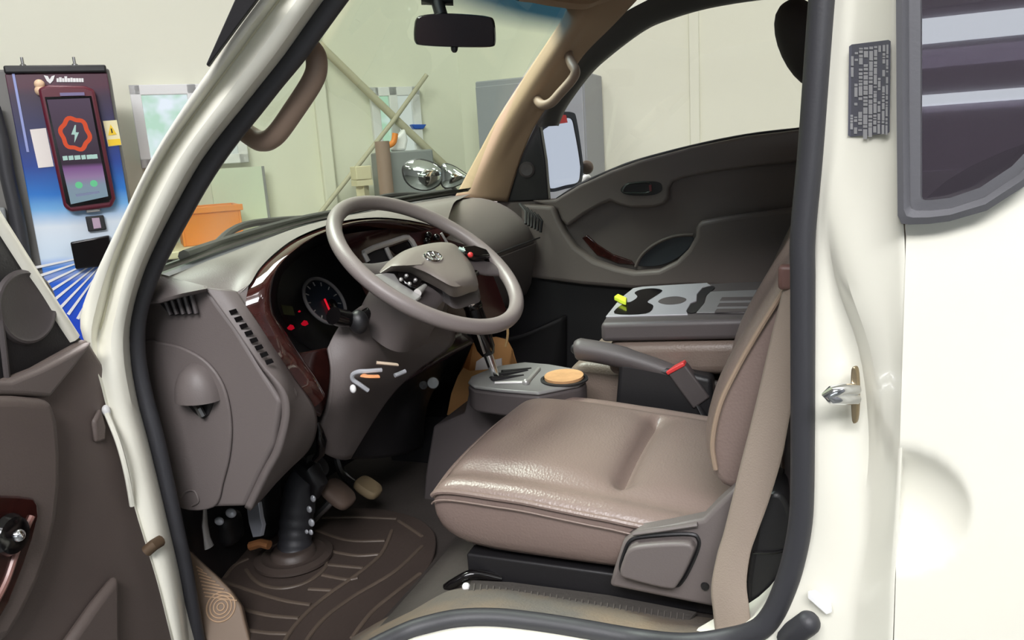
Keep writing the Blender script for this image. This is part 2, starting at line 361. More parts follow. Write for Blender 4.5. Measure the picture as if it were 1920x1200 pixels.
MB().prism([PK(x, y, .077) for x, y in ((88, 187), (168, 184), (203, 368), (133, 383))], -KN*.003).build('screen', sc_, s0)
em = MB()
ec = PK(141, 251, .082); pts = []
for i in range(48):
    a = 2*math.pi*i/48; r = .054+.004*math.cos(6*a+1.5); pts.append(ec+WU*(r*math.cos(a)*.93)+V(0, 0, r*math.sin(a)*1.15))
em.tube(pts, .0085, 8, closed=True)
em.build('gear_emblem', emis('orange_glow', rgb(232, 96, 66), .8), s0)
bolt = [(4, 34), (-14, -2), (-2, -3), (-8, -34), (14, 5), (3, 6), (8, 34)]
M_mint = emis('pale_mint', rgb(190, 225, 215), .8)
MB().prism([ec+WU*(x*.00105)+V(0, 0, y*.00105) for x, y in bolt], -KN*.003).build('bolt_symbol', M_mint, s0); bt = MB()
for i, (x, wdt) in enumerate(((117, 9), (128, 9), (139, 11), (152, 8), (162, 10), (172, 10))):
    bt.prism([PK(x+dx, y+i*-.6, .081) for dx, y in ((0, 293), (wdt, 292), (wdt+1.5, 300), (1.5, 301))], -KN*.002)
bt.build('screen_caption', M_mint, s0)
gd = emis('green_dot', rgb(120, 215, 160), .8)
for x, y in ((148, 347), (176, 344)): MB().lathe(PK(x, y, .081), -KN, [(.0, 0), (.014, 0), (.014, .003), (0, .003)], 16).build('green_dot', gd, s0)
lb = MB().prism([PK(x, y, .081) for x, y in ((142, 364), (186, 358), (187, 362), (143, 369))], -KN*.002)
MB().prism([PK(x, y, .076) for x, y in ((112, 174), (158, 173), (159, 179), (113, 180))], -KN*.002).build('title_bar', mat('title', rgb(120, 110, 150), .5), s0)
lb.build('caption_bar', mat('caption', rgb(120, 130, 160), .5), s0)
# logo and stickers
lg = MB()
lg.prism([PK(x, y, .018) for x, y in ((82, 141), (90, 143), (93, 149), (97, 143), (103, 141), (100, 151), (94, 157), (88, 152))], -KN*.003)
x = 106
for w_, h_ in ((4, 8), (5, 10), (4, 8), (5, 12), (5, 8), (4, 9), (5, 8), (5, 8), (4, 8), (4, 8)):
    lg.prism([PK(x, 146+8-h_*.9, .018), PK(x+w_, 146+8-h_*.9, .018), PK(x+w_+.5, 154, .018), PK(x+.5, 154, .018)], -KN*.003); x += w_+.6
lg.build('logo', M['white'], ch)
MB().prism([PK(x, y, .018) for x, y in ((56, 243), (86, 240), (101, 312), (72, 315))], -KN*.002).build('paper_notice', mat('notice', rgb(240, 232, 226), .6), ch)
ws = MB().prism([PK(x, y, .018) for x, y in ((193, 227), (219, 225), (228, 272), (203, 275))], -KN*.002).build('warning_label', mat('label_cream', rgb(236, 226, 180), .5), ch)
wl = MB().prism([PK(x, y, .021) for x, y in ((207, 233), (219, 252), (203, 254))], -KN*.001)
wl.prism([PK(x, y, .021) for x, y in ((202, 262), (225, 260), (227, 271), (204, 274))], -KN*.001)
wl.build('yellow_sign', mat('yellow_print', rgb(246, 206, 30), .4), ws)
MB().tube([PK(208.5, 241, .024), PK(210.2, 249, .024)], .0025, 6).build('exclamation_mark', M['black'], ws)
MB().ball(PK(74, 158, .03), .02).ball(PK(76, 170, .03), .022).ball(PK(82, 172, .03), .015).build('sticker_figure', mat('peach', rgb(240, 205, 170), .5), ch)
MB().prism([PK(x, y, .018) for x, y in ((160, 406), (194, 403), (200, 430), (166, 434))], -KN*.02).build('card_reader', M['black'], ch, bevel=.004)
MB().prism([PK(x, y, .04) for x, y in ((172, 409), (186, 408), (190, 427), (176, 429))], -KN*.003).build('reader_window', mat('pinkish', rgb(190, 165, 185), .3), ch)
MB().prism([PK(x, y, .018) for x, y in ((133, 453), (205, 440), (215, 495), (143, 503))], -KN*.05).build('plug_holder', M['gloss_black'], ch, bevel=.006)
MB().prism([PK(x, y, .018) for x, y in ((160, 388), (186, 385), (189, 396), (163, 399))], -KN*.03).build('screen_bracket', M['silver'], ch, bevel=.004)
for x in (38, 138):
    MB().lathe(KP((PK(x, 120)-k0).dot(WU), kz+.01, -.1), (0, 0, 1), [(.012, 0), (.012, .02), (.006, .025), (.006, .05), (0, .05)], 12).build('lifting_eye', M['steel'], ch)
cb = [PK(x, y, .05) for x, y in ((-14, 200), (2, 260), (14, 330), (30, 400), (42, 470), (50, 560), (52, 700), (46, 900))]
MB().tube(cat(cb, 40), .028, 12).build('cable', M['rubber'], ch)
MB().prism([PK(x, y, .02) for x, y in ((-30, 390), (12, 388), (24, 480), (-30, 490))], -KN*.04).build('cable_hook', M['mid_grey'], ch, bevel=.01)

# ------------------------------------------------------------------ things along the window wall
def PB(x, y, off): return PN(x, y, WQ-WN*off, WN)
def wallbox(name, x0, x1, yt, zb, off, depth, m, label, cat_, bev=.01, parts=None):
    A, B = PB(x0, yt, off), PB(x1, yt, off); a = V(A.x, A.y, zb); b = V(B.x, B.y, zb); up = V(0, 0, A.z-zb)
    o = MB().prism([a, b, b+up, a+up], WN*depth).build(name, m, None, bevel=bev); return tag(o, label, cat_)
# bench with the orange crate and pale board
bz = PB(400, 459, .45).z
A, B = PB(300, 459, .62), PB(600, 459, .62); D = WN*.55
bn = empty('work_bench', (A.x, A.y, 0), 'pale bench under the orange crate beyond the windscreen', 'bench')
MB().prism([V(A.x, A.y, bz-.035), V(B.x, B.y, bz-.035), V(B.x, B.y, bz), V(A.x, A.y, bz)], D).build('bench_top', M['beige'], bn, bevel=.006)
for s in (.06, .52, .94):
    for d in (.05, .48):
        p = V(A.x, A.y, 0)+(B-A)*s+WN*d; p.z = (bz-.035)/2
        MB().box(p, (.04, .04, bz-.035)).build('leg', M['steel'], bn)
A, B = PB(334, 392, .42), PB(450, 387, .42)
cr0 = empty('crate', (A.x, A.y, bz), 'orange plastic crate on the bench beyond the windscreen', 'crate')
c = MB(); h = A.z-bz; w = (B-A).dot(WU)
o0 = V(A.x, A.y, bz+.001)
def CP(u, d, z): return o0+WU*u+WN*d+V(0, 0, z)
t = .012; dp = .28
c.prism([CP(.01, .01, 0), CP(w-.01, .01, 0), CP(w-.01, dp-.01, 0), CP(.01, dp-.01, 0)], (0, 0, t))
c.prism([CP(.008, .008, 0), CP(w-.008, .008, 0), CP(w, 0, h), CP(0, 0, h)], WN*t); c.prism([CP(0, dp-t, 0), CP(w, dp-t, 0), CP(w, dp-t, h), CP(0, dp-t, h)], WN*t)
c.prism([CP(0, 0, 0), CP(0, dp, 0), CP(0, dp, h), CP(0, 0, h)], WU*t); c.prism([CP(w-t, 0, 0), CP(w-t, dp, 0), CP(w-t, dp, h), CP(w-t, 0, h)], WU*t)
c.build('crate_body', M['orange'], cr0, bevel=.003)
MB().prism([CP(-.012, -.012, h-.03), CP(w+.012, -.012, h-.03), CP(w+.012, -.012, h), CP(-.012, -.012, h)], WN*.014).build('rim', M['orange'], cr0, bevel=.003)
# pale board leaning behind the crate
A, B = PB(392, 318, .10), PB(491, 315, .10)
o0 = V(A.x, A.y, bz+.001); w = (B-A).dot(WU); h = A.z-bz
bd = empty('board', o0, 'pale green board standing behind the orange crate', 'board')
MB().prism([CP(0, 0, 0), CP(w, 0, 0), CP(w, 0, h), CP(0, 0, h)], WN*.02).build('sheet', mat('pale_green_board', rgb(214, 226, 204), .5), bd)
MB().prism([CP(w-.002, -.004, 0), CP(w+.012, -.004, 0), CP(w+.012, -.004, h), CP(w-.002, -.004, h)], WN*.03).build('edge_strip', M['mid_grey'], bd)
# machine group under the second window
fl = 0
pt = PB(716, 265, .56); tag(MB().tube([V(pt.x, pt.y, 0), V(pt.x, pt.y, pt.z)], .038, 14).build('post', M['brownpost'], None), 'brownish upright post left of the grey machine', 'post')
wallbox('machine', 728, 812, 284, 0, .5, .35, M['mid_grey'], 'grey machine standing under the far small window', 'machine')
mz = PB(740, 284, .5).z
A = PB(745, 262, .45); tag(MB().prism([PB(x, y, .42) for x, y in ((735, 283), (740, 262), (760, 240), (766, 262), (762, 283))], WN*.06).build('plastic_bag', M['white'], None, bevel=.015), 'crumpled white plastic bag on top of the grey machine', 'bag')
tag(MB().tube(cat([PB(x, y, .46) for x, y in ((718, 272), (728, 273), (738, 266), (741, 250))], 16), .016, 10).build('hose', M['orange'], None), 'short orange hose beside the white bag', 'hose')
tag(MB().prism([PB(x, y, .02) for x, y in ((766, 234), (795, 234), (789, 243), (772, 243))], -WN*.05).build('wall_bracket', M['blue'], None, bevel=.006), 'small blue bracket fixed to the wall right of the far window', 'bracket')
A, B = PB(666, 312, .4), PB(696, 312, .4); 
bb = MB(); z1 = A.z; z0 = PB(666, 338, .4).z
bb.prism([V(A.x, A.y, z0), V(B.x, B.y, z0), V(B.x, B.y, z1), V(A.x, A.y, z1)], WN*.12)
tag(bb.build('carton', M['beige'], None, bevel=.005), 'small beige carton left of the brownish post', 'box')
stz = z0-.002; st = empty('carton_stand', (A.x, A.y, 0), 'slim stand carrying the small beige carton', 'stand')
MB().prism([V(A.x, A.y, stz-.03), V(B.x, B.y, stz-.03), V(B.x, B.y, stz), V(A.x, A.y, stz)], WN*.12).build('shelf_board', M['beige'], st)
cc = (A+B)/2+WN*.06; MB().box((cc.x, cc.y, (stz-.03)/2), (.05, .05, stz-.03)).build('leg', M['beige'], st)
# grey cabinet in front of the side wall
cy = SIDE_Y-.42; A, B = PY(889, 153, cy), PY(1094, 150, cy)
gc = empty('steel_cabinet', ((A.x+B.x)/2, cy+.2, 0), 'tall grey steel cabinet seen beside the far windscreen pillar', 'cabinet')
MB().box(((A.x+B.x)/2, cy+.2, A.z/2), (B.x-A.x, .38, A.z)).build('body', M['grey_steel'], gc, bevel=.008)
for i in (0, 1):
    cx = A.x+(B.x-A.x)*(.25+.5*i); MB().box((cx, cy+.004, A.z/2), ((B.x-A.x)/2-.012, .018, A.z-.06)).build('door', M['grey_steel'], gc, bevel=.004)
h0 = PY(1050, 197, cy); MB().box((h0.x, cy-.02, h0.z), (.03, .03, .09)).build('latch', M['chrome'], gc, bevel=.006)
# ------------------------------------------------------------------ the truck
T = empty('truck', (-.3, .75, 0), 'cream white light truck seen through its open driver doorway into the brown cabin', 'truck')
def P3(l): return [PY(x, y, Y) for x, y, Y in l]

# ---- front pillar (painted), rows run from top to bottom
rowsA = [  # y, outer x, groove x, seal x
 (-60, 527, 566, 650), (0, 480, 522, 607), (50, 443, 484, 571), (100, 408, 447, 538), (150, 372, 410, 497), (200, 338, 373, 458), (250, 306, 336, 416), (300, 277, 303, 378),
 (350, 252, 277, 350), (400, 229, 254, 323), (450, 203, 236, 297), (500, 179, 216, 274), (550, 157, 203, 257), (600, 139, 193, 245), (632, 146, 180, 243)]
rowsB = [(632, 150, 243), (683, 177, 246), (730, 190, 254), (773, 200, 263), (800, 208, 271), (850, 222, 284), (900, 237, 296), (950, 250, 308), (1000, 265, 319), (1050, 281, 331), (1100, 296, 341), (1150, 308, 349), (1200, 320, 356), (1260, 336, 366), (1330, 352, 380)]
def back(p, d=.085):
    q = Vector((p.x-CAM.x, p.y-CAM.y, 0)).normalized(); return p+q*d+V(-.006, 0, 0)
m = MB(); R = []
for y, xo, xg, xs in rowsA:
    po, pg, ps = PY(xo, y, -.012), PY(xg, y, .03), PY(xs+6, y, .062)
    pm = PY(xg+(xs-xg)*.40, y, .008); pm2 = PY(xg+(xs-xg)*.8, y, .022); pg0 = PY(xo+(xg-xo)*.72, y, -.008)
    R.append([po+V(-.05, .09, 0), po+V(-.012, .02, 0), po, pg0, pg, PY(xg+5, y, .022), pm, pm2, ps, back(ps)])
for y, xo, xs in rowsB[1:]:
    po, ps = PY(xo, y, -.008), PY(xs+6, y, .062)
    R.append([po+V(-.04, .10, 0), po+V(-.008, .02, 0), po, PY(xo+2, y, -.008), PY(xo+(xs-xo)*.10, y, .0), PY(xo+(xs-xo)*.2, y, .0), PY(xo+(xs-xo)*.45, y, .006), PY(xo+(xs-xo)*.8, y, .022), ps, back(ps)])
m.grid(R); hp = m.build('front_pillar', M['paint'], T, smooth=50, sub=1)
MB().tube(cat([PY(xg+1, y, .0255) for y, xo, xg, xs in rowsA], 60), .0035, 8).build('sealant_bead', M['paint_yellow'], hp)
m = MB(); m.tube(cat(P3([(200, 775, -.012), (222, 830, -.016), (238, 890, -.016), (248, 948, -.01)]), 20), .004, 8); m.build('wiring_lip', M['paint'], hp)
MB().ball(PY(199, 770, -.01), (.006, .006, .009)).build('rubber_plug', M['white'], hp)
m = MB(); m.tube(P3([(274, 1034, -.015), (288, 1022, -.008), (301, 1014, .006)]), .009, 10); m.build('door_check_bolt', mat('rusty_bolt', rgb(96, 78, 60), .6, .4), hp)
# rain visor strip outside the pillar
m = MB().prism(P3([(458, -40, -.03), (440, 0, -.03), (386, 121, -.03), (390, 124, -.03), (404, 104, -.03), (442, 52, -.03), (481, 0, -.03), (510, -40, -.03)]), (-.008, .012, 0)); m.build('rain_visor', M['black'], T, bevel=.003)

# ---- centre pillar jamb
rowsJ = [  # inner(seal) x,y ; ridge x,y ; outer x,y
 ((1562, -60), (1602, -60), (1680, -60)), ((1556, 0), (1598, 0), (1681, 0)), ((1545, 147), (1590, 147), (1684, 147)), ((1536, 293), (1578, 293), (1688, 293)), ((1530, 380), (1561, 380), (1692, 380)),
 ((1527, 440), (1557, 440), (1697, 440)), ((1525, 520), (1568, 520), (1700, 520)), ((1523, 590), (1597, 590), (1700, 590)), ((1522, 650), (1622, 650), (1700, 650)), ((1521, 720), (1634, 720), (1698, 720)), ((1521, 790), (1641, 790), (1695, 790)),
 ((1521, 850), (1643, 850), (1692, 850)), ((1521, 920), (1636, 920), (1689, 920)), ((1520, 987), (1625, 987), (1685, 987)), ((1509, 1040), (1614, 1040), (1682, 1040)), ((1491, 1093), (1604, 1093), (1679, 1093)), ((1463, 1147), (1597, 1165), (1677, 1160)),
 ((1425, 1187), (1590, 1235), (1674, 1230)), ((1370, 1218), (1560, 1310), (1672, 1310)), ((1290, 1238), (1500, 1380), (1670, 1400))]
m = MB(); R = []
for i, (a, b, c) in enumerate(rowsJ):
    k = max(0, min(1, (i-4)/3)); k *= max(0, min(1, (13-i)/3))      # depth of the striker recess
    Yb = .047+.018*k; Yr = .045-.020*k
    pa = PY(a[0]-7, a[1], .066)
    R.append([pa+V(0, .08, 0), pa, PY(a[0]+10, a[1], .062), PY((a[0]+b[0])/2, (a[1]+b[1])/2, .054+.006*k), PY(b[0]-5, b[1], Yb), PY(b[0]+6, b[1], Yr), PY(b[0]+(c[0]-b[0])*.6, c[1], .018), PY(c[0]-9, c[1], .003), PY(c[0], c[1], -.002), PY(c[0]+2, c[1], .01)])
m.grid(R); cp = m.build('centre_pillar', M['paint'], T, smooth=60, sub=1)
cp.name = 'center_pillar'
# striker
p = PY(1607, 738, .048)
st = MB().prism(cat(P3([(1601, 690, .044), (1611, 690, .044), (1614, 735, .044), (1611, 786, .044), (1602, 786, .044), (1600, 735, .044)]), 24, True), (-.003, -.006, 0)).build('door_striker', mat('brassy_steel', rgb(176, 158, 128), .3, .9), cp, bevel=.002)
MB().tube(P3([(1604, 730, .042), (1580, 730, .018), (1560, 735, .012), (1553, 740, .012), (1560, 747, .014), (1580, 748, .02), (1604, 748, .042)]), .0065, 10).build('striker_loop', M['chrome'], st)
# data plate with rows of light printing
def on_jamb(x, y, o=0):
    k = [(1560, .0545), (1585, .047), (1596, .045), (1646, .018), (1672, .003), (1690, -.002)]
    for (a, p), (b, q) in zip(k, k[1:]):
        if a <= x <= b: break
    return PY(x, y, p+(q-p)*(x-a)/(b-a)-o)
pl = [1592, 1597, 1610, 1625, 1640, 1655, 1666, 1670]; m = MB()
yt = lambda x: 84-(x-1592)*.125+(3 if x in (1592, 1670) else 0); yb = lambda x: 257-(x-1592)*.085-(3 if x in (1592, 1670) else 0)
sk = lambda x, y: x-(y-80)*.012
dpm = MB().mat(1); dpm.grid([[on_jamb(sk(x, yt(x)+(yb(x)-yt(x))*j/10), yt(x)+(yb(x)-yt(x))*j/10, .0065) for x in pl] for j in range(11)])
rnd = random.Random(5); dpm.mat(0)
for cxx, w_ in ((1596, 5), (1603, 6), (1611, 7), (1620, 8), (1630, 7), (1639, 6), (1647, 5), (1655, 5), (1662, 4)):
    y = 92-(cxx-1592)*.12
    while y < 244:
        hgt = rnd.choice((3, 4, 5, 8, 12, 18)); q_ = rnd.random(); lowd = (cxx < 1607 and (y < 150 or 165 < y < 215)) or (1645 < cxx < 1653 and 90 < y < 132)
        if q_ > (.85 if lowd else .12):
            x0 = sk(cxx, y)
            dpm.add([on_jamb(x0, y, .0072), on_jamb(x0+w_, y, .0072), on_jamb(x0+w_, y+hgt, .0072), on_jamb(x0, y+hgt, .0072)], [(0, 1, 2, 3)])
        y += hgt+rnd.choice((1.2, 1.8, 3))
dpm.build('data_plate', [mat('plate_print', rgb(160, 160, 162), .4), mat('plate_grey', rgb(88, 88, 98), .35)], cp, smooth=0, recalc=False)
MB().prism(P3([(1517, 1108, .045), (1527, 1106, .045), (1559, 1128, .04), (1560, 1147, .04), (1551, 1150, .04), (1517, 1120, .045)]), (-.001, -.002, 0)).build('white_label', M['white'], cp)
MB().tube(P3([(1478, 1200, .045), (1490, 1186, .034), (1514, 1169, .03)]), .0135, 14).ball(PY(1515, 1168, .03), .0135).build('bump_stop', M['rubber'], cp)

# ---- rear side panel with the dished scoop
def winbot(x):
    pts = [(1670, 414), (1702, 412), (1780, 406), (1850, 386), (1920, 340), (1990, 268), (2060, 180), (2140, 60), (2200, -60), (2700, -60)]
    for (a, b), (c, d) in zip(pts, pts[1:]):
        if a <= x <= c: return b+(d-b)*(x-a)/(c-a)
    return pts[-1][1]
xs = [1699+i*6 for i in range(26)]+[1860+i*24 for i in range(30)]
C0 = PY(1686, 955, 0); Rr = (PY(1822, 955, 0)-C0).length
m = MB(); R = []
N = 64
for j in range(N+1):
    row = []
    for x in xs:
        yt = winbot(x); y = yt+(1420-yt)*j/N
        xe = x if x > xs[0] else (1699-max(0, y-440)*.03 if y > 440 else 1697)
        if x > xs[0] and x < 1760: xe = x-max(0, y-440)*.03*(1760-x)/61
        p = PY(xe, y, 0); d = (p-C0).length/Rr
        if d < 1: p.y += .026*(1-d*d)**.8
        row.append(p)
    R.append(row)
m.grid(R); m.build('side_panel', M['paint'], T, smooth=60)

# ---- quarter window
def lineY(pts, Y): return [PY(x, y, Y) for x, y in pts]
fo_ = [(1679, -60), (1680, 0), (1681, 200), (1683, 404), (1690, 419), (1704, 421), (1740, 420), (1780, 415), (1850, 395), (1920, 350), (1990, 278), (2070, 170), (2150, 40), (2190, -60)]
fm_ = [(1702, -60), (1703, 0), (1704, 200), (1706, 382), (1709, 391), (1718, 395), (1745, 395), (1782, 391), (1845, 371), (1910, 328), (1980, 256), (2058, 150), (2135, 25), (2170, -60)]
fi_ = [(1728, -60), (1729, 0), (1729, 200), (1729, 368), (1731, 374), (1736, 376), (1750, 376), (1784, 372), (1840, 353), (1900, 313), (1968, 242), (2045, 138), (2118, 15), (2150, -60)]
m = MB(); n = len(fo_)
m.grid([[PY(*fo_[i], .004), PY(*fo_[i], -.018), PY(fo_[i][0]*.5+fm_[i][0]*.5, fo_[i][1]*.5+fm_[i][1]*.5, -.022), PY(*fm_[i], -.016), PY(fm_[i][0]+1, fm_[i][1]-1, -.008), PY(fi_[i][0]-3, fi_[i][1]-1, -.010), PY(*fi_[i], -.004), PY(*fi_[i], .008)] for i in range(n)])
qw = m.build('quarter_window', mat('grey_window_rubber', rgb(98, 98, 102), .5, bump=.1, scale=300), T, smooth=35)
MB().prism(lineY([(x-6, y+4) for x, y in fi_], .003), (0, .004, 0)).build('tinted_pane', M['tinted'], qw, smooth=0)
# ---- rear cab behind the tinted glass
MB().ball(V(.235, .16, 1.292), (.13, .06, .052), 24, Matrix.Rotation(math.radians(-16), 3, 'Y')).build('rear_headrest', M['dark_headrest'], T)
MB().box((.68, 1.54, 1.45), (1.04, .006, .44)).build('far_quarter_pane', M['tinted'], T, smooth=0)
MB().box((.62, .62, .95), (.9, .7, .5)).build('rear_bench', M['leather_dark'], T, bevel=.05)
# ---- cab shell
sh = MB(); sh.prism([V(-.47, .0, 1.80), V(-.62, .4, 1.83), V(-.66, .75, 1.835), V(-.62, 1.1, 1.83), V(-.50, 1.54, 1.80), V(1.2, 1.54, 1.84), V(1.2, .0, 1.84)], (0, 0, .05))
sh.box((1.2, .77, 1.2), (.05, 1.56, 1.35)); sh.box((.68, 1.54, .89), (1.05, .05, .72)); sh.box((.68, 1.54, 1.74), (1.05, .05, .16))
sh.build('cab_shell', M['paint'], T, smooth=0)
MB().prism([V(-.47, .06, 1.77), V(-.60, .4, 1.79), V(-.63, .75, 1.80), V(-.60, 1.1, 1.79), V(-.52, 1.46, 1.77), V(1.17, 1.46, 1.80), V(1.17, .06, 1.80)], (0, 0, .02)).build('headliner', M['pillar'], T, smooth=0)
MB().prism([V(-1.00, .02, .575), V(-.70, .02, .575), V(-.665, .02, .60), V(-.60, .02, .675), V(-.56, .02, .69), V(1.18, .02, .69), V(1.18, .02, .62), V(-.5, .02, .62), V(-.6, .02, .52), V(-1.00, .02, .52)], (0, 1.5, 0)).build('cab_floor', M['floor_metal'], T, bevel=.01)
MB().prism([V(-1.01, .08, .52), V(-1.01, .08, 1.17), V(-1.06, .22, 1.19), V(-1.13, .5, 1.21), V(-1.16, .75, 1.21), V(-1.13, 1.5, 1.21), V(-1.13, 1.5, .52), V(-1.16, .75, .52), V(-1.13, .5, .52), V(-1.06, .22, .52)], (-.03, 0, 0)).build('firewall', M['black'], T, smooth=0)
MB().prism([V(-1.0, .05, .53), V(-1.16, .5, .53), V(-1.18, 1.5, .53), V(-.99, 1.5, .53), V(-.99, .05, .53)], (0, 0, .044)).build('toe_board', M['floor_metal'], T, smooth=0)
# ---- sill and its worn carpet edge
sl = [(640, 1262, .70), (700, 1222, .71), (760, 1192, .715), (800, 1178, .72), (860, 1165, .722), (930, 1163, .722), (1008, 1171, .72), (1091, 1184, .718), (1200, 1203, .716), (1290, 1212, .735), (1370, 1202, .752)]
s2 = [(640, 1225, .67), (700, 1190, .70), (770, 1160, .715), (820, 1142, .722), (870, 1132, .724), (935, 1128, .724), (1008, 1137, .722), (1091, 1150, .72), (1200, 1169, .718), (1280, 1186, .726), (1350, 1184, .735)]
s3 = [(660, 1195, .60), (720, 1160, .62), (790, 1128, .672), (840, 1108, .690), (890, 1098, .692), (940, 1096, .692), (1008, 1106, .692), (1091, 1120, .692), (1200, 1138, .692), (1280, 1152, .692), (1345, 1160, .692)]
def ZL(l): return [PZ(*q) for q in l]
m = MB(); m.patch([[p+V(0, 0, -.05) for p in ZL(sl)], ZL(sl), ZL(s2), ZL(s3)], 16, 44); m.build('sill_carpet', M['carpet'], T, smooth=60)
m = MB(); so = [p+V(0, -.012, 0) for p in ZL(sl)]
m.patch([so, [p+V(0, -.05, -.004) for p in so], [p+V(0, -.07, -.06) for p in so]], 8, 40); m.build('door_sill', M['paint'], T, smooth=60)
# ---- door seal
sp_ = [(660, -45), (628, 0), (592, 50), (556, 100), (515, 150), (476, 200), (436, 250), (400, 300), (369, 350), (341, 400), (314, 450), (289, 500), (270, 550), (258, 600), (256, 650), (262, 700), (273, 750), (287, 800), (299, 850), (310, 900), (321, 950), (332, 1000), (343, 1050), (352, 1100), (361, 1150), (370, 1200), (384, 1250)]
sq_ = [(420, 1290), (500, 1300), (600, 1270), (690, 1226), (760, 1196), (800, 1182), (883, 1169), (1008, 1176), (1091, 1189), (1200, 1209), (1300, 1217), (1376, 1203), (1420, 1182), (1450, 1150), (1473, 1098), (1488, 1048), (1500, 985), (1504, 920), (1505, 800), (1505, 700), (1505, 600), (1505, 520), (1505, 440), (1519, 293), (1530, 147), (1541, 0), (1547, -45)]
W_ = [.0115 if i > 15 else .0125 for i in range(len(sp_))]
path = [PY(x, y, .066) for x, y in sp_]+[PZ(430, 1296, .64), PZ(540, 1300, .67)]+[p+V(0, -.004, .006) for p in ZL(sl)]+[PY(x, y, .066) for x, y in sq_[12:]]
m = MB(); m.tube(cat(path, 220), (.0135, .012), 14, flat=(0, 1, 0)); ds = m.build('door_seal', M['rubber'], T)
m = MB(); m.tube([back(p, .022)+V(.011, 0, 0) for p in cat([PY(x, y, .066) for x, y in sp_], 90)], .008, 10); m.build('inner_lip', M['black'], ds)

# ---- windscreen, header, wipers, mirrors at the front
GB = P3([(300, 515, .115), (360, 493, .20), (420, 470, .35), (480, 449, .48), (540, 430, .62), (600, 414, .76), (680, 397, .97), (760, 380, 1.13), (830, 368, 1.26), (880, 360, 1.34)])
GT = [V(-.455, .13, 1.76), V(-.52, .25, 1.775), V(-.58, .42, 1.785), V(-.61, .55, 1.79), V(-.635, .68, 1.795), V(-.65, .8, 1.795), V(-.655, .95, 1.79), V(-.65, 1.1, 1.78), V(-.64, 1.25, 1.765), V(-.625, 1.38, 1.745)]
GM = [(a+b)*.5+V(-.035, 0, .01) for a, b in zip(GB, GT)]
m = MB(); m.patch([GB, GM, GT], 24, 40)
g = glass('windscreen_with_shade', (1, 1, 1, 1), .65); nt = g.node_tree
tc = nt.nodes.new('ShaderNodeTexCoord'); sp = nt.nodes.new('ShaderNodeSeparateXYZ'); mr = nt.nodes.new('ShaderNodeMapRange'); cr = nt.nodes.new('ShaderNodeValToRGB')
mr.inputs[1].default_value = 1.2; mr.inputs[2].default_value = 1.8
nt.links.new(tc.outputs['Object'], sp.inputs[0]); nt.links.new(sp.outputs[2], mr.inputs[0]); nt.links.new(mr.outputs[0], cr.inputs[0])
E = cr.color_ramp.elements; E[0].position = .80; E[0].color = (.80, .89, .76, 1); E[1].position = .87; E[1].color = (.03, .10, .17, 1)
nt.links.new(cr.outputs[0], [q for q in nt.nodes if q.type == 'BSDF_TRANSPARENT'][0].inputs[0])
ws_ = m.build('windscreen', g, T, smooth=80)
bb_ = MB(); bb_.patch([[p+V(-.004, 0, .002) for p in GB], [p*.95+q*.05 for p, q in zip(GB, GM)]], 3, 60); bb_.build('black_border', M['gloss_black'], ws_)
m = MB(); m.patch([[p+V(-.015, 0, -.012) for p in GB], [p+V(-.10, -.01, -.012) for p in GB], [p+V(-.16, -.02, -.06) for p in GB]], 8, 40); m.build('cowl', mat('cowl_plastic', rgb(64, 68, 66), .35), T)
m = MB(); pth = [p+V(-.045, 0, .004) for p in cat(GB, 40)[6:26]]; m.tube(pth, .011, 8); m.tube(cat([pth[-1]+V(-.02, 0, -.01), pth[10]+V(-.03, 0, .016), pth[4]], 14), .008, 8); m.build('wiper', M['black'], T)
m = MB(); pth = [p+V(-.045, 0, .004) for p in cat(GB, 40)[26:39]]; m.tube(pth, .011, 8); m.tube(cat([pth[0]+V(-.03, 0, 0), pth[5]+V(-.03, 0, .014), pth[9]], 14), .008, 8); m.build('wiper', M['black'], T)
# rear-view mirror
mp = V(-.705, .76, 1.62); ax = (CAM-mp).normalized(); 
def PM(x, y, o=0): return PN(x, y, mp+ax*o, ax)
out = [(777, 48), (780, 36), (790, 29), (830, 25), (880, 27), (915, 31), (926, 38), (929, 60), (929, 80), (924, 87), (900, 89), (840, 88), (790, 85), (779, 80), (776, 66)]
c0 = PM(853, 57)
def ringm(s, o): return cat([c0+(PM(x, y)-c0)*s+ax*o for x, y in out], 48, True)
m = MB(); m.loft([ringm(.80, -.028), ringm(.93, -.022), ringm(1, -.006), ringm(1, .006), ringm(.965, .010)]); rv = m.build('rear_view_mirror', M['gloss_black'], T)
m = MB(); m.loft([ringm(.95, .0102), ringm(.94, .0112)]); m.build('mirror_face', mat('dark_mirror', rgb(44, 34, 38), .15), rv)
m = MB(); m.tube([PM(828, 30, -.02), PM(822, 10, -.03), PM(818, -20, -.05)], .014, 12); m.tube([PM(790, -6, -.04), PM(850, -4, -.04)], .016, 12); m.build('mirror_stem', M['black'], rv)
MB().lathe(PM(852, 89, 0), -UPV, [(.006, -.004), (.008, .0), (.007, .006), (.004, .01)], 12).build('dip_lever', M['black'], rv)
# header and sun visor
m = MB(); m.patch([[p+V(.0, 0, -.012) for p in GT], [p+V(.03, 0, -.018) for p in GT], [p+V(.09, 0, .006) for p in GT]], 6, 30); m.build('header_trim', M['pillar'], T)
sv = cat(P3([(930, -60, 1.12), (960, -4, 1.12), (1000, 6, 1.15), (1045, 14, 1.2), (1092, 18, 1.26), (1118, 10, 1.3), (1150, -5, 1.34), (1170, -60, 1.36)]), 40, True)
MB().prism(sv, V(.012, .0, .012)).build('sun_visor', M['pillar'], T, bevel=.005)
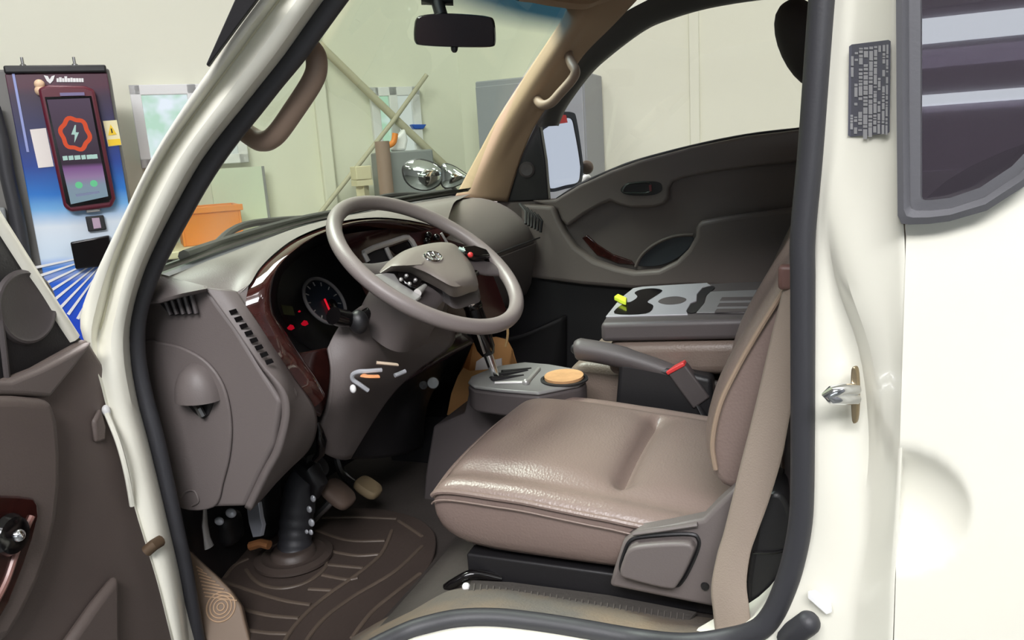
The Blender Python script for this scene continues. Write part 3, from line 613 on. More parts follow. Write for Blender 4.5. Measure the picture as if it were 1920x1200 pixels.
# front corner mirror on the far side
fc = PX(800, 328, -1.36); fa = (CAM-fc).normalized(); ju = fa.cross(V(0, 0, 1)).normalized()*-1; Mx = Matrix((ju, fa.cross(ju)*-1, fa)).transposed()
def PF(x, y, o=0): return PN(x, y, fc+fa*o, fa)
lob1 = [(755, 318), (762, 306), (780, 299), (800, 301), (820, 310), (830, 322), (829, 338), (818, 350), (798, 357), (775, 352), (760, 338)]
lob2 = [(826, 322), (832, 308), (848, 310), (868, 322), (880, 332), (868, 343), (845, 352), (829, 348)]
c1 = PF(793, 328); c2 = PF(850, 331)
def ringf(lob, c, s, o, n=36): return cat([c+(PF(*q)-c)*s+fa*o for q in lob], n, True)
m = MB(); m.loft([ringf(lob1, c1, .7, -.06), ringf(lob1, c1, 1.02, -.02), ringf(lob1, c1, 1.05, .0), ringf(lob1, c1, .97, .006)])
m.loft([ringf(lob2, c2, .6, -.05), ringf(lob2, c2, 1.02, -.02), ringf(lob2, c2, 1.06, .0), ringf(lob2, c2, .95, .006)])
m.tube([PF(830, 335, -.04), PF(850, 360, -.05), PF(856, 400, -.1)], .02, 10)
fm = m.build('corner_mirror', M['black'], T)
for nm, lob, c in (('round_mirror_glass', lob1, c1), ('leaf_mirror_glass', lob2, c2)):
    m = MB(); m.loft([ringf(lob, c, .96, .0065), ringf(lob, c, .75, .016), ringf(lob, c, .45, .024), ringf(lob, c, .12, .027)]); m.build(nm, M['mirror'], fm, smooth=80)
# far side mirror
sm = PY(1053, 285, 1.70); sn = Vector((.82, -.57, .03)).normalized()
def PS(x, y, o=0): return PN(x, y, sm+sn*o, sn)
so_ = [(1010, 244), (1022, 228), (1045, 212), (1072, 211), (1080, 225), (1090, 290), (1092, 320), (1086, 346), (1060, 354), (1032, 360), (1024, 348), (1016, 290)]
si_ = [(1016, 250), (1026, 238), (1046, 226), (1070, 222), (1078, 248), (1087, 300), (1088, 325), (1083, 342), (1060, 348), (1034, 354), (1029, 344), (1021, 295)]
cs = PS(1050, 288)
def rs(l, s, o): return cat([cs+(PS(*q)-cs)*s+sn*o for q in l], 48, True)
m = MB(); m.loft([rs(so_, .6, -.10), rs(so_, .95, -.06), rs(so_, 1.0, -.01), rs(so_, 1.0, .004), rs(si_, 1.0, .004), rs(si_, 1.0, -.004)]); m.tube([PS(1016, 330, -.04), PS(1000, 345, -.02), PY(985, 350, 1.56)], .022, 10)
sdm = m.build('side_mirror', M['gloss_black'], T)
m = MB(); m.loft([rs(si_, .995, -.003), rs(si_, .99, .001)]); m.build('mirror_glass', M['mirror'], sdm)
MB().prism([PS(x, y, .007) for x, y in ((1031, 219), (1052, 215), (1060, 216), (1063, 230), (1033, 234))], sn*.004).build('red_patch', M['red'], sdm)  # small red patch at the top of the mirror
MB().ball(PS(1100, 314, -.02), .024).build('spot_mirror', mat('brown_cap', rgb(98, 78, 68), .4), sdm)
MB().ball(PS(1100, 338, -.05), (.018, .02, .022)).build('mirror_clamp', M['white'], sdm)

# ---- far pillar trim and grab handles
L = P3([(858, 372, 1.40), (905, 285, 1.40), (941, 220, 1.39), (1003, 125, 1.37), (1049, 55, 1.36), (1066, 22, 1.35), (1085, -40, 1.33)])
Mi = P3([(882, 372, 1.375), (928, 285, 1.375), (965, 222, 1.365), (1028, 125, 1.345), (1073, 58, 1.335), (1092, 20, 1.325), (1112, -40, 1.31)])
M2 = P3([(915, 374, 1.40), (950, 290, 1.41), (985, 222, 1.41), (1045, 133, 1.39), (1083, 72, 1.375), (1120, 26, 1.36), (1160, -40, 1.34)])
R_ = P3([(948, 376, 1.455), (975, 290, 1.45), (1006, 222, 1.44), (1062, 143, 1.43), (1092, 98, 1.42), (1152, 37, 1.41), (1225, -40, 1.40)])
m = MB(); m.patch([L, Mi, M2, R_], 14, 36); fpt = m.build('far_pillar_trim', M['pillar'], T, smooth=60, solid=.012, offset=-1)
MB().tube(cat(P3([(1066, 94, 1.40), (1066, 104, 1.36), (1072, 120, 1.335), (1079, 134, 1.32), (1072, 150, 1.32), (1049, 176, 1.32), (1034, 192, 1.32), (1018, 197, 1.33), (1008, 188, 1.36), (1006, 178, 1.40)]), 60), .0135, 14).build('grab_handle', M['handle'], T)
MB().tube(cat(P3([(545, 78, .13), (566, 84, .125), (586, 95, .12), (594, 118, .118), (587, 150, .118), (552, 205, .118), (517, 253, .118), (492, 265, .12), (470, 255, .122), (452, 240, .126), (434, 222, .13)]), 70), .0145, 16).build('grab_handle', M['handle'], T)
# ------------------------------------------------------------------ dashboard
# far (passenger) part: one profile swept across, then the driver hood, the side end and the cluster bezel
prof = [(-1.05, 1.238), (-.99, 1.246), (-.93, 1.244), (-.87, 1.226), (-.82, 1.196), (-.785, 1.158), (-.768, 1.118), (-.768, 1.108), (-.775, 1.06), (-.79, .98), (-.82, .93), (-.90, .90), (-1.0, .89)]
m = MB(); R = []
for Y in [.64, .7, .78, .86, .94, 1.02, 1.10, 1.18, 1.26, 1.32, 1.37, 1.40, 1.415]:
    t = max(0, (Y-1.36)/.055); sc = 1-.10*t*t; lo = max(0, (.80-Y)/.16)*.05
    R.append([V(-1.05+(x+1.05)*sc-lo*(1 if x > -.9 else .3), Y, z-.02*t*t) for x, z in prof])
m.grid(R); m.grid([[R[-1][i], R[-1][i]+V(-.03, .02, 0)] for i in range(len(prof))])
dash = m.build('dashboard', M['dash'], T, smooth=50, sub=1)
# glove box seam and lid
m = MB(); gl = []
for Y in (.90, 1.0, 1.1, 1.2, 1.3, 1.36): gl.append([V(x+.006, Y, z) for x, z in ((-.768, 1.10), (-.775, 1.06), (-.79, .98), (-.808, .945))])
m.grid(gl); m.build('glove_box_lid', M['dash_dark'], dash, smooth=50, solid=.006, bevel=.002)
MB().tube([V(-.764, Y, 1.112) for Y in (.86, 1.0, 1.15, 1.3, 1.40)], .0025, 6).build('lid_seam', M['black'], dash)
# end vent on the far side
m = MB(); dv = P3([(970, 388, 1.33), (1003, 386, 1.39), (1012, 412, 1.39), (1003, 436, 1.38), (985, 418, 1.345)]); dv = [p+V(.03, 0, .014) for p in dv]
for i in range(6):
    a = PX(968+i*6.5, 388+i*4, -.80+.004*i); b = PX(981+i*5.5, 420+i*3.2, -.765)
    m.tube([a+V(.012, 0, .008), (a+b)/2+V(.02, 0, .01), b+V(.008, 0, 0)], .0045, 6)
m.build('end_vent', M['black'], dash)
# driver hood: from the windscreen to the bezel
O = P3([(386, 539, .130), (436, 553, .150), (466, 535, .165), (487, 503, .205), (517, 473, .255), (555, 446, .315), (608, 424, .395), (662, 411, .465), (722, 408, .555), (785, 416, .665), (835, 430, .755)])
M1 = P3([(345, 528, .118), (424, 505, .185), (462, 482, .26), (500, 460, .35), (556, 434, .45), (606, 418, .53), (660, 405, .61), (720, 398, .72), (790, 390, .86), (850, 382, 1.02)])
M0 = P3([(325, 522, .116), (395, 490, .20), (440, 474, .30), (490, 453, .42), (548, 430, .54), (602, 415, .64), (665, 402, .76), (740, 390, .95), (815, 380, 1.12), (865, 372, 1.24)])
GBd = [p+V(.004, 0, -.006) for p in GB]
m = MB(); m.patch([[p+V(-.03, 0, -.02) for p in GB], GBd, M0, M1, O], 22, 60); hood = m.build('instrument_hood', M['dash'], dash, smooth=70)
m = MB().grid([P3([(238, 530, .112), (300, 513, .117), (345, 526, .120), (388, 537, .132)]), P3([(238, 563, .088), (300, 561, .086), (342, 550, .088), (388, 541, .116)]), P3([(238, 571, .090), (300, 568, .088), (342, 556, .090), (388, 546, .124)]), P3([(238, 573, .13), (300, 570, .13), (342, 558, .13), (388, 547, .13)])]).grid([P3([(436, 552, .150), (466, 534, .166)]), P3([(452, 576, .150), (461, 567, .151)]), P3([(466, 598, .150), (467, 598, .147)])])
m.build('top_corner', M['dash'], dash, smooth=60)
# bezel of burl wood
O2 = P3([(582, 770, .225), (560, 735, .20), (538, 700, .185), (515, 664, .165), (487, 625, .15), (465, 594, .145), (461, 567, .15), (467, 540, .166), (487, 507, .205), (517, 477, .255), (555, 450, .315), (608, 428, .395), (662, 414, .465), (722, 411, .555), (785, 419, .665), (835, 433, .755)])
I2 = P3([(600, 728, .265), (585, 700, .25), (562, 668, .24), (543, 640, .23), (525, 612, .215), (512, 588, .205), (507, 556, .205), (514, 517, .225), (530, 492, .255), (556, 469, .295), (592, 447, .355), (628, 436, .425), (668, 429, .49), (722, 428, .565), (780, 437, .665), (830, 450, .755)])
Md = [(a+b)*.5+V(.022, -.004, .006) for a, b in zip(O2, I2)]
m = MB(); m.patch([O2, Md, I2, [p+V(-.03, .008, -.004) for p in I2]], 12, 90); bez = m.build('wood_bezel', M['wood'], dash, smooth=70)
m = MB(); m.patch([P3([(560, 662, .24), (600, 655, .30), (640, 648, .36)]), P3([(572, 690, .245), (605, 690, .30), (632, 690, .34)]), P3([(580, 730, .24), (600, 730, .28), (622, 735, .32)]), P3([(580, 772, .225), (588, 775, .25), (600, 782, .28)])], 16, 16)
m.build('wood_lower_panel', M['wood'], dash, smooth=70, solid=.006)
# dark bowl and instrument panel
BK = [PX(x, y, -.93) for x, y in ((592, 668), (580, 655), (560, 640), (545, 620), (533, 600), (524, 582), (520, 556), (526, 522), (541, 500), (566, 480), (600, 462), (636, 450), (674, 444), (726, 442), (780, 450), (826, 460))]
m = MB(); m.patch([[p+V(-.03, .008, -.004) for p in I2], BK], 6, 60)
bot = [PX(x, y, -.92) for x, y in ((592, 668), (600, 668), (610, 666), (622, 664), (634, 660), (648, 654), (662, 646), (676, 636), (690, 626), (704, 612), (718, 598), (732, 580), (746, 560), (766, 530), (790, 500), (826, 470))]
m.patch([BK, bot], 6, 60); ip = m.build('instrument_panel', M['black'], dash, smooth=60)
gp = PX(607, 566, -.905); gn = Vector((.86, -.08, .5)).normalized(); gu = Vector((gn.y*-1, gn.x, 0)).normalized(); gu = Vector((-gn.y, gn.x, 0)).normalized(); gv = gn.cross(gu)
def G(u, v, o=0): return gp+gu*u+gv*v+gn*o
def dial(cu, cv, r, nm):
    m = MB(); m.tube([G(cu+r*math.cos(a*math.pi/24), cv+r*math.sin(a*math.pi/24), .004) for a in range(48)], .0036, 8, closed=True); d = m.build(nm, M['ring'], ip)
    m = MB(); m.lathe(G(cu, cv, -.002), gn, [(0, 0), (r, 0), (r, .002), (0, .002)], 40); m.build('dial_face', mat('dial_face', rgb(26, 32, 40), .3), d)
    m = MB()
    for k in range(11):
        a = math.radians(225-27*k); m.tube([G(cu+r*.72*math.cos(a), cv+r*.72*math.sin(a), .001), G(cu+r*.88*math.cos(a), cv+r*.88*math.sin(a), .001)], .0012, 6)
    m.build('dial_marks', M['silver'], d)
    return d
d1 = dial(0, 0, .051, 'gauge')
MB().tube([G(-.004, -.034, .004), G(.002, .004, .004)], .0022, 6).build('needle', emis('red_needle', rgb(240, 30, 50), .75), d1)
MB().lathe(G(.016, -.010, .0), gn, [(0, 0), (.011, 0), (.010, .006), (0, .007)], 20).build('needle_hub', M['gloss_black'], d1)
d2 = dial(.0, .0, .001, 'gauge'); bpy.data.objects.remove(d2, do_unlink=True)
for o in list(COL.objects):
    if o.name.startswith(('dial_face.', 'dial_marks.')): bpy.data.objects.remove(o, do_unlink=True)
ML_ = emis('red_light', rgb(220, 20, 45), .45)
for x, y, w in ((545, 614, 7), (571, 606, 7), (561, 584, 2.5)):
    MB().prism([PX(x+a*w, y+b*w*.75, -.895) for a, b in ((-1, .2), (-.2, -1), (.6, -.7), (1, .4), (.2, 1), (-.6, .8))], gn*.001).build('warning_light', ML_, ip)
m = MB().prism([PX(x, y, -.897) for x, y in ((527, 572), (548, 575), (553, 592), (532, 590))], gn*.001); m.build('green_display', mat('green_display', rgb(60, 62, 34), .3), ip)
# near end of the dashboard: side face, cover, vents
sf = [(258, 556), (266, 640), (272, 720), (292, 800), (318, 900), (338, 951), (400, 952), (458, 951), (488, 885), (514, 832), (526, 753), (484, 686), (440, 614), (410, 574), (386, 540), (340, 546), (300, 556)]
m = MB().prism(poly(sf, .128), (0, .05, 0)); 
Lr = P3([(386, 539, .13), (440, 613, .129), (485, 686, .129), (527, 754, .13), (516, 832, .13), (489, 886, .13), (458, 951, .13)])
Rr_ = P3([(440, 553, .152), (462, 590, .150), (492, 640, .158), (535, 708, .185), (581, 772, .222), (572, 832, .235), (520, 880, .225)])
m2 = MB().patch([Lr, [(a+b)*.5+V(.004, -.002, 0) for a, b in zip(Lr, Rr_)], Rr_], 10, 40)
m.build('dash_end', M['dash'], dash, bevel=.007); de = COL.objects['dash_end']
m2.build('vent_strip', M['dash'], dash, smooth=60, solid=.012, offset=-1)
vsb = COL.objects['vent_strip']
m = MB()
for i in range(8):
    t = i/7; x = 424+t*66; y = 580+t*92
    a = P3([(x, y, .136), (x+13, y-4, .139), (x+17, y+3, .140), (x+4, y+8, .137)])
    m.prism([p+V(.017, -.014, .001) for p in a], V(.0015, -.001, 0))
m.build('vent_slots', M['gloss_black'], vsb)
oc = PY(525, 716, .148)+V(.006, -.002, 0); on = (CAM-oc).normalized(); m = MB(); m.prism(cat([PN(x, y, oc, on) for x, y in ((515, 700), (524, 703), (535, 722), (536, 733), (527, 730), (516, 712))], 24, True), on*.004); m.build('dimmer_button', M['black'], vsb, bevel=.001)
for x, y in ((553, 767), (565, 781)): MB().ball(PY(x, y, .200)+V(.004, -.004, 0), .005).build('screw_head', M['silver'], dash)
sc2 = [(274, 642), (300, 640), (345, 650), (392, 678), (424, 725), (437, 790), (434, 850), (422, 900), (404, 949), (340, 949), (318, 890), (296, 810), (276, 720)]
m = MB().prism(smoothpoly(sc2, .128, 60), (0, -.006, 0)); scv = m.build('side_cover', M['dash'], dash, bevel=.004)
dc = PY(375, 748, .122); m = MB(); rg = []
for i in range(9):
    a = math.pi/2*i/8; rg.append([dc+V(.041*math.cos(a)*math.cos(b*math.pi/16), -.034*math.sin(a), .060*math.cos(a)*math.sin(b*math.pi/16)) for b in range(17)])
m.grid(rg); m.grid([[dc+V(.041*math.cos(b*math.pi/16), 0, 0), dc+V(.03*math.cos(b*math.pi/16), -.028*math.sin(b*math.pi/16), -.001)] for b in range(17)]); dm = m.build('dome_cap', M['dash'], scv, smooth=60)
m = MB().prism(smoothpoly([(352, 752), (398, 750), (395, 770), (385, 784), (372, 778), (358, 764)], .121, 24), (0, -.002, 0)); m.build('dark_hole', M['black'], scv)
MB().tube(P3([(366, 756, .118), (374, 768, .112), (380, 780, .114)]), .006, 8).build('metal_clip', M['steel'], scv)
MB().tube(cat(poly([(338, 932), (352, 920), (366, 922), (372, 940), (360, 948)], .1205), 20), .0018, 6).build('moulded_mark', M['dash'], scv)
m = MB().prism(P3([(300, 566, .126), (349, 549, .126), (366, 566, .126), (374, 588, .126), (322, 592, .126)]), (0, -.003, .001)); svn = m.build('side_vent', M['black'], dash)
m = MB()
for i in range(5):
    m.tube(P3([(309+i*12, 563-i*4, .119), (320+i*12, 590-i*.6, .119)]), .0035, 6)
m.build('louvres', M['dash_dark'], svn)
# centre stack seen through the wheel
m = MB().patch([P3([(640, 440, .44), (740, 430, .60), (835, 448, .75), (905, 470, .90)]), P3([(660, 500, .50), (750, 500, .64), (850, 520, .80), (930, 530, .96)]), P3([(700, 580, .56), (790, 590, .72), (880, 600, .86), (960, 610, 1.02)])], 8, 20); m.build('center_panel', mat('dark_burl', rgb(50, 24, 24), .15), dash, smooth=60); cpn = COL.objects['center_panel']
def CPN(x, y, o=0): return PN(x, y, PY(750, 470, .61)+V(.03+o, 0, 0), Vector((.93, -.30, .2)).normalized())
m = MB(); m.tube([CPN(x, y) for x, y in ((682, 474), (700, 465), (730, 455), (757, 446), (765, 445), (772, 452), (778, 463))], .006, 8); m.tube([CPN(724, 464), CPN(730, 478), CPN(742, 500)], .005, 8); m.tube([CPN(682, 474), CPN(690, 490)], .005, 8); rf = m.build('radio_frame', M['silver'], dash)
m = MB().prism([CPN(x, y, -.004) for x, y in ((731, 464), (766, 452), (774, 464), (744, 477))], (-.004, 0, 0)); m.build('radio_screen', M['gloss_black'], rf)
m = MB().prism([CPN(x, y, -.006) for x, y in ((684, 477), (722, 465), (742, 505), (705, 520))], (-.004, 0, 0)); m.build('dark_pocket', M['black'], rf)
m = MB().prism([CPN(x, y, -.002) for x, y in ((766, 438), (827, 428), (835, 452), (778, 462))], (-.004, 0, 0)); m.build('wood_insert', M['wood'], rf)
for x, y in ((803, 441), (818, 445), (800, 452)): MB().ball(CPN(x, y, .004), .008).build('stack_button', M['gloss_black'], rf)
MB().tube([CPN(827, 437, .006), CPN(838, 455, .006)], .003, 6).build('stack_edge', M['silver'], rf)
for x in (648, 667, 683, 697): MB().ball(PX(x, 421+(x-648)*.005, -.845)+V(.006, 0, .004), (.004, .007, .003)).build('hood_stud', M['silver'], dash)
# knee panel and lower dash
m = MB().patch([P3([(612, 655, .31), (655, 590, .37), (720, 560, .47), (820, 580, .60)]), P3([(618, 695, .30), (672, 655, .35), (740, 630, .47), (845, 636, .63)]), P3([(612, 750, .295), (665, 715, .34), (715, 700, .44), (768, 694, .55)]), P3([(596, 800, .30), (640, 780, .345), (685, 760, .43), (715, 750, .50)]), P3([(598, 842, .315), (618, 852, .345), (634, 858, .37), (648, 856, .40)])], 26, 26)
m.build('knee_panel', M['dash'], dash, smooth=70, solid=.012, offset=-1)
m = MB().patch([P3([(760, 640, .60), (830, 634, .72), (876, 626, 1.12), (960, 630, 1.3), (1060, 590, 1.44)]), P3([(700, 760, .56), (746, 750, .66), (800, 738, .80), (822, 726, 1.16), (1060, 690, 1.44)]), P3([(645, 860, .46), (720, 856, .60), (784, 838, .80), (810, 814, 1.14), (1060, 780, 1.44)])], 16, 24)
m.build('lower_dash', M['black'], dash, smooth=70, solid=.01, offset=-1); ld = COL.objects['lower_dash']
m = MB().patch([P3([(758, 702, .545), (790, 672, .58), (830, 640, .66), (862, 618, .74)]), P3([(762, 712, .535), (800, 692, .58), (845, 668, .67), (892, 640, .76)])], 4, 14); m.build('dark_wood_strip', mat('dark_red_strip', rgb(44, 26, 30), .2), ld, solid=.006)
for x, y, r, mm in ((812, 718, .013, M['mid_grey']), (794, 722, .010, M['black']), (842, 643, .008, M['black'])):
    c = PY(x, y, .63); MB().lathe(c, (CAM-c), [(0, 0), (r, 0), (r*.9, .008), (0, .010)], 18).build('switch_knob', mm, ld)

# ------------------------------------------------------------------ steering wheel, column, stalks
WC = V(-.645, .437, 1.182); WNm = Vector((.592, -.082, .801)).normalized(); E1 = Vector((WNm.y*-1, WNm.x, 0)).normalized(); E2 = WNm.cross(E1)
def WP(u, v, o=0): return WC+E1*u+E2*v+WNm*o
m = MB(); m.tube([WP(.1805*math.cos(2*math.pi*i/96), .1805*math.sin(2*math.pi*i/96)) for i in range(96)], (.0138, .0135), 18, closed=True, flat=tuple(WNm)); sw = m.build('steering_wheel', M['wheel'], T, smooth=80)
def WX(x, y, o): return PN(x, y, WC+WNm*o, WNm)
padb = [(713, 512), (721, 498), (735, 485), (760, 469), (793, 459), (827, 454), (852, 458), (872, 478), (889, 505), (897, 540), (880, 549), (851, 557), (826, 543), (793, 526), (747, 509)]
padt = [(733, 499), (741, 487), (752, 478), (771, 467), (796, 459), (826, 455), (848, 459), (866, 477), (883, 503), (890, 526), (876, 537), (853, 541), (826, 528), (795, 511), (757, 498)]
def pr(l, o, s=1):
    p = [WX(x, y, o) for x, y in l]; c = sum(p, V(0, 0, 0))/len(p); return cat([c+(q-c)*s for q in p], 60, True)
m = MB(); m.loft([pr(padb, -.02, .96), pr(padb, -.012, 1.0), pr(padb, .002, 1.0), pr(padt, .018, .99), pr(padt, .024, .92), pr(padt, .028, .7), pr(padt, .030, .35)]); pad = m.build('hub_pad', M['pad'], sw, smooth=70)
# emblem: oval ring with a slanted letter mark
ec = WX(812, 481, .0305); m = MB()
eu = E1; ev = E2
if (eu.dot(RGT)) < 0: eu = -eu
if (ev.dot(UPV)) < 0: ev = -ev
m.tube([ec+eu*(.021*math.cos(a*math.pi/20))+ev*(.0125*math.sin(a*math.pi/20)) for a in range(40)], .0022, 8, closed=True)
def EP(u, v): return ec+eu*u+ev*v
for u in (-.008, .006): m.tube(cat([EP(u-.003, -.009), EP(u, -.002), EP(u+.001, .002), EP(u+.005, .0095)], 12), .0024, 8)
m.tube(cat([EP(-.008, .003), EP(-.002, -.002), EP(.008, .0015)], 12), .0022, 8)
m.build('emblem', M['chrome'], pad)
# hub bowl and spokes
m = MB(); m.loft([pr(padb, -.05, .6), pr(padb, -.046, .9), pr([(x+4, y+22) for x, y in padb], -.03, 1.0), pr(padb, -.014, .97)]); m.build('hub_bowl', M['dash_dark'], sw, smooth=70)
def spoke(a_, b_, nm, w0, w1, mm):
    m = MB(); p = [WX(*q) for q in (a_, b_)]; mid = (p[0]+p[1])/2-WNm*.006; pts = cat([p[0], mid, p[1]], 14)
    m.tube(pts, [((w0+(w1-w0)*i/13), .010) for i in range(14)], 14, flat=tuple(WNm)); return m.build(nm, mm, sw, smooth=70)
spoke((755, 505, -.014), (672, 508, .0), 'spoke', .026, .020, M['dash_dark'])
MB().prism([WX(x, y, .002) for x, y in ((700, 514), (722, 510), (740, 512), (752, 530), (778, 546), (792, 556), (770, 572), (735, 548))], -WNm*.01).build('spoke_cover', M['silver'], sw, bevel=.003)
spoke((868, 490, -.012), (948, 505, .0), 'spoke', .028, .020, M['dash_dark'])
spoke((800, 545, -.018), (770, 580, -.004), 'spoke', .034, .03, M['dash_dark'])
m = MB().prism([WX(x, y, .002) for x, y in ((744, 513), (766, 515), (790, 528), (780, 545), (768, 541), (748, 526))], WNm*.006); bp = m.build('button_pod', M['gloss_black'], sw, bevel=.003)
for x, y in ((752, 524), (762, 517), (779, 525), (768, 532)): MB().ball(WX(x, y, .009), .0035).build('button', M['silver'], sw)
MB().tube([WX(783, 549, .004), WX(797, 536, .006)], (.007, .004), 10).build('trim_clip', M['silver'], sw)
m = MB().prism([WX(x, y, .0) for x, y in ((862, 470), (884, 468), (908, 476), (915, 487), (890, 490), (870, 484))], WNm*.012); bp2 = m.build('button_pod', M['gloss_black'], sw, bevel=.003)
MB().ball(WX(882, 478, .012), .0055).build('red_button', M['red'], bp2)
MB().tube([WX(860, 466, .01), WX(871, 470, .012)], .004, 8).build('green_button', mat('pale_green', rgb(150, 175, 165), .3), bp2)
# column shroud
m = MB(); R = []
for s, hw, hh in ((.035, .046, .044), (.05, .060, .056), (.085, .066, .062), (.12, .066, .064), (.16, .066, .064)):
    c = WC-WNm*s-E1*.004
    R.append([c+E1*(hw*abs(math.cos(a))**.7*math.copysign(1, math.cos(a)))+E2*(hh*abs(math.sin(a))**.7*math.copysign(1, math.sin(a))) for a in [2*math.pi*i/40 for i in range(40)]])
m.loft(R); scol = m.build('steering_column', M['dash'], T, smooth=60)
def stalk(pts, r0, r1, nm):
    p = cat(pts, 20); m = MB(); m.tube(p, [r0 if i < 12 else r1 for i in range(20)], 12); return m.build(nm, M['gloss_black'], scol)
stalk(P3([(700, 580, .40), (672, 596, .36), (648, 598, .32), (625, 592, .29)]), .010, .016, 'light_stalk')
MB().ball(PY(672, 604, .335), (.019, .017, .022), 20).build('stalk_boot', M['black'], scol)
stalk(P3([(880, 520, .52), (905, 500, .58), (925, 482, .62)]), .008, .010, 'wiper_stalk')

# ------------------------------------------------------------------ shaft, pedals, brackets
bp_ = P3([(596, 872, .40), (575, 895, .40), (562, 930, .395), (556, 980, .385), (553, 1025, .37), (554, 1062, .355)])
m = MB(); pp = cat(bp_, 40); m.tube(pp, [.026+.008*min(1, i/14)+.0014*math.sin(i*1.7)*(i > 18) for i in range(40)], 20); shf = m.build('steering_shaft', M['rubber'], T, smooth=60)
m = MB(); m.tube(P3([(560, 870, .395), (585, 885, .385), (598, 905, .385), (590, 930, .385)]), [.016, .022, .018, .010], 14); m.build('shaft_joint', M['black'], shf)
for x, y, r in ((580, 955, .006), (587, 935, .006), (584, 980, .007), (583, 998, .005), (575, 997, .004)): MB().ball(PY(x, y, .352), (r, r*.6, r*1.2)).build('clip_bolt', M['pale_metal'], shf)
c = PY(554, 1066, .36); c.z = .590; MB().lathe(c, (0, 0, 1), [(.078, 0), (.078, .006), (.064, .010), (.060, .006), (.046, .008), (.042, .02), (.036, .022), (0, .022)], 36).build('floor_boot', M['mat'], shf, smooth=60)
def pedal(nm, cen, r, ang, mm, arm, label=None):
    c = PY(*cen); q = Matrix.Rotation(ang, 3, 'Y'); m = MB()
    m.loft([[c+q @ V(r[0]*s*abs(math.cos(a))**.6*math.copysign(1, math.cos(a)), r[1]*s*abs(math.sin(a))**.6*math.copysign(1, math.sin(a)), h) for a in [2*math.pi*i/28 for i in range(28)]] for s, h in ((.8, -.012), (1, -.006), (1, .004), (.88, .010))])
    p = m.build(nm, mm, T, smooth=60); MB().tube(cat([c+V(-.005, 0, -.004)]+P3(arm), 16), .009, 8).build('pedal_arm', M['steel'], p); return p
pedal('brake_pedal', (634, 926, .44), (.036, .030), math.radians(38), mat('worn_pedal_rubber', rgb(92, 76, 66), .7), [(600, 960, .43), (575, 972, .44), (560, 880, .50)])
pedal('accelerator_pedal', (690, 914, .54), (.030, .024), math.radians(30), mat('dusty_pedal_rubber', rgb(122, 106, 80), .7), [(660, 905, .55), (640, 885, .56), (630, 850, .57)])
br = MB(); br.prism(P3([(462, 950, .24), (484, 942, .24), (488, 970, .24), (492, 985, .24), (488, 1006, .24), (474, 1008, .24), (466, 980, .24)]), (.004, .006, 0)); pb = br.build('pedal_bracket', mat('galvanised', rgb(150, 152, 160), .4, .6), T, bevel=.001)
m = MB(); m.tube(P3([(384, 952, .2), (384, 985, .2), (388, 1010, .2), (392, 1026, .2)]), [(.004, .003), (.007, .004), (.008, .004), (.011, .006)], 10); m.build('bracket_rod', M['silver'], pb)
for x, y, r in ((351, 973, .007), (411, 977, .008), (433, 962, .009), (491, 924, .005), (498, 918, .005)): MB().ball(PY(x, y, .21), (r*1.2, r*.8, r)).build('bolt_head', M['pale_metal'], pb)
m = MB(); m.box(PY(492, 940, .44), (.07, .07, .16)); m.box(PY(400, 985, .30), (.12, .06, .07)); m.build('dark_linkage', M['black'], pb, bevel=.02)
MB().tube(P3([(470, 1024, .3), (490, 1018, .3), (505, 1022, .3)]), .009, 8).build('rusty_tab', mat('rust', rgb(130, 84, 46), .8), pb)
MB().tube(P3([(594, 792, .28), (599, 808, .28), (603, 826, .285), (601, 850, .30), (590, 862, .30)]), [.005, .007, .010, .008, .006], 10).build('wire_connector', M['gloss_black'], T)
# ribbed foot plate
FN = Vector((.35, -.72, .60)).normalized(); fp0 = PY(414, 1138, .115)
def FPt(x, y, o=0): return PN(x, y, fp0+FN*o, FN)
m = MB().prism([FPt(*q) for q in ((352, 1030), (368, 1046), (406, 1080), (430, 1104), (452, 1136), (458, 1162), (472, 1215), (400, 1230), (362, 1160), (352, 1090))], -FN*.02); kp = m.build('kick_plate', M['dirt_tan'], T, bevel=.004)
m = MB(); fc_ = FPt(414, 1138, .001)
fu = FN.cross(V(0, 0, 1)).normalized(); fv = fu.cross(FN)
for r in (.006, .012, .018, .024): m.tube([fc_+fu*r*math.cos(a*math.pi/18)+fv*r*math.sin(a*math.pi/18) for a in range(36)], .0014, 6, closed=True)
for i in range(9):
    y = 1062+i*7; m.tube([FPt(368+i*2, y, .001), FPt(380+i*8, y+8, .001)], .0013, 6)
m.build('ribs', mat('worn_tan', rgb(176, 146, 116), .6), kp)
# ------------------------------------------------------------------ console, lever, brake
cz = .885
top = [PZ(x, y, cz) for x, y in ((878, 722), (884, 712), (905, 703), (935, 692), (985, 685), (1030, 689), (1075, 697), (1097, 709), (1100, 718), (1085, 728), (1010, 743), (935, 737), (890, 731))]
m = MB().prism(top, (0, 0, -.05)); m.prism([PY(x, y, .70) for x, y in ((880, 728), (870, 775), (812, 800), (797, 890), (790, 980), (1010, 980), (1010, 742))], (0, .19, 0))
gcs = m.build('gear_console', M['dash_dark'], T, bevel=.006)
m = MB().prism([p+V(0, 0, .0005) for p in top], (0, 0, .008)); gt = m.build('console_top', M['amber_grey'], gcs, bevel=.004)
m = MB()
for a, b in (((922, 713), (982, 703)), ((930, 706), (990, 694)), ((942, 700), (996, 690))):
    pa, pb_ = PZ(*a, cz+.0095), PZ(*b, cz+.0095); m.tube([pa, pb_], (.008, .0015), 8, flat=(0, 0, 1))
m.build('gate_slots', M['black'], gcs)
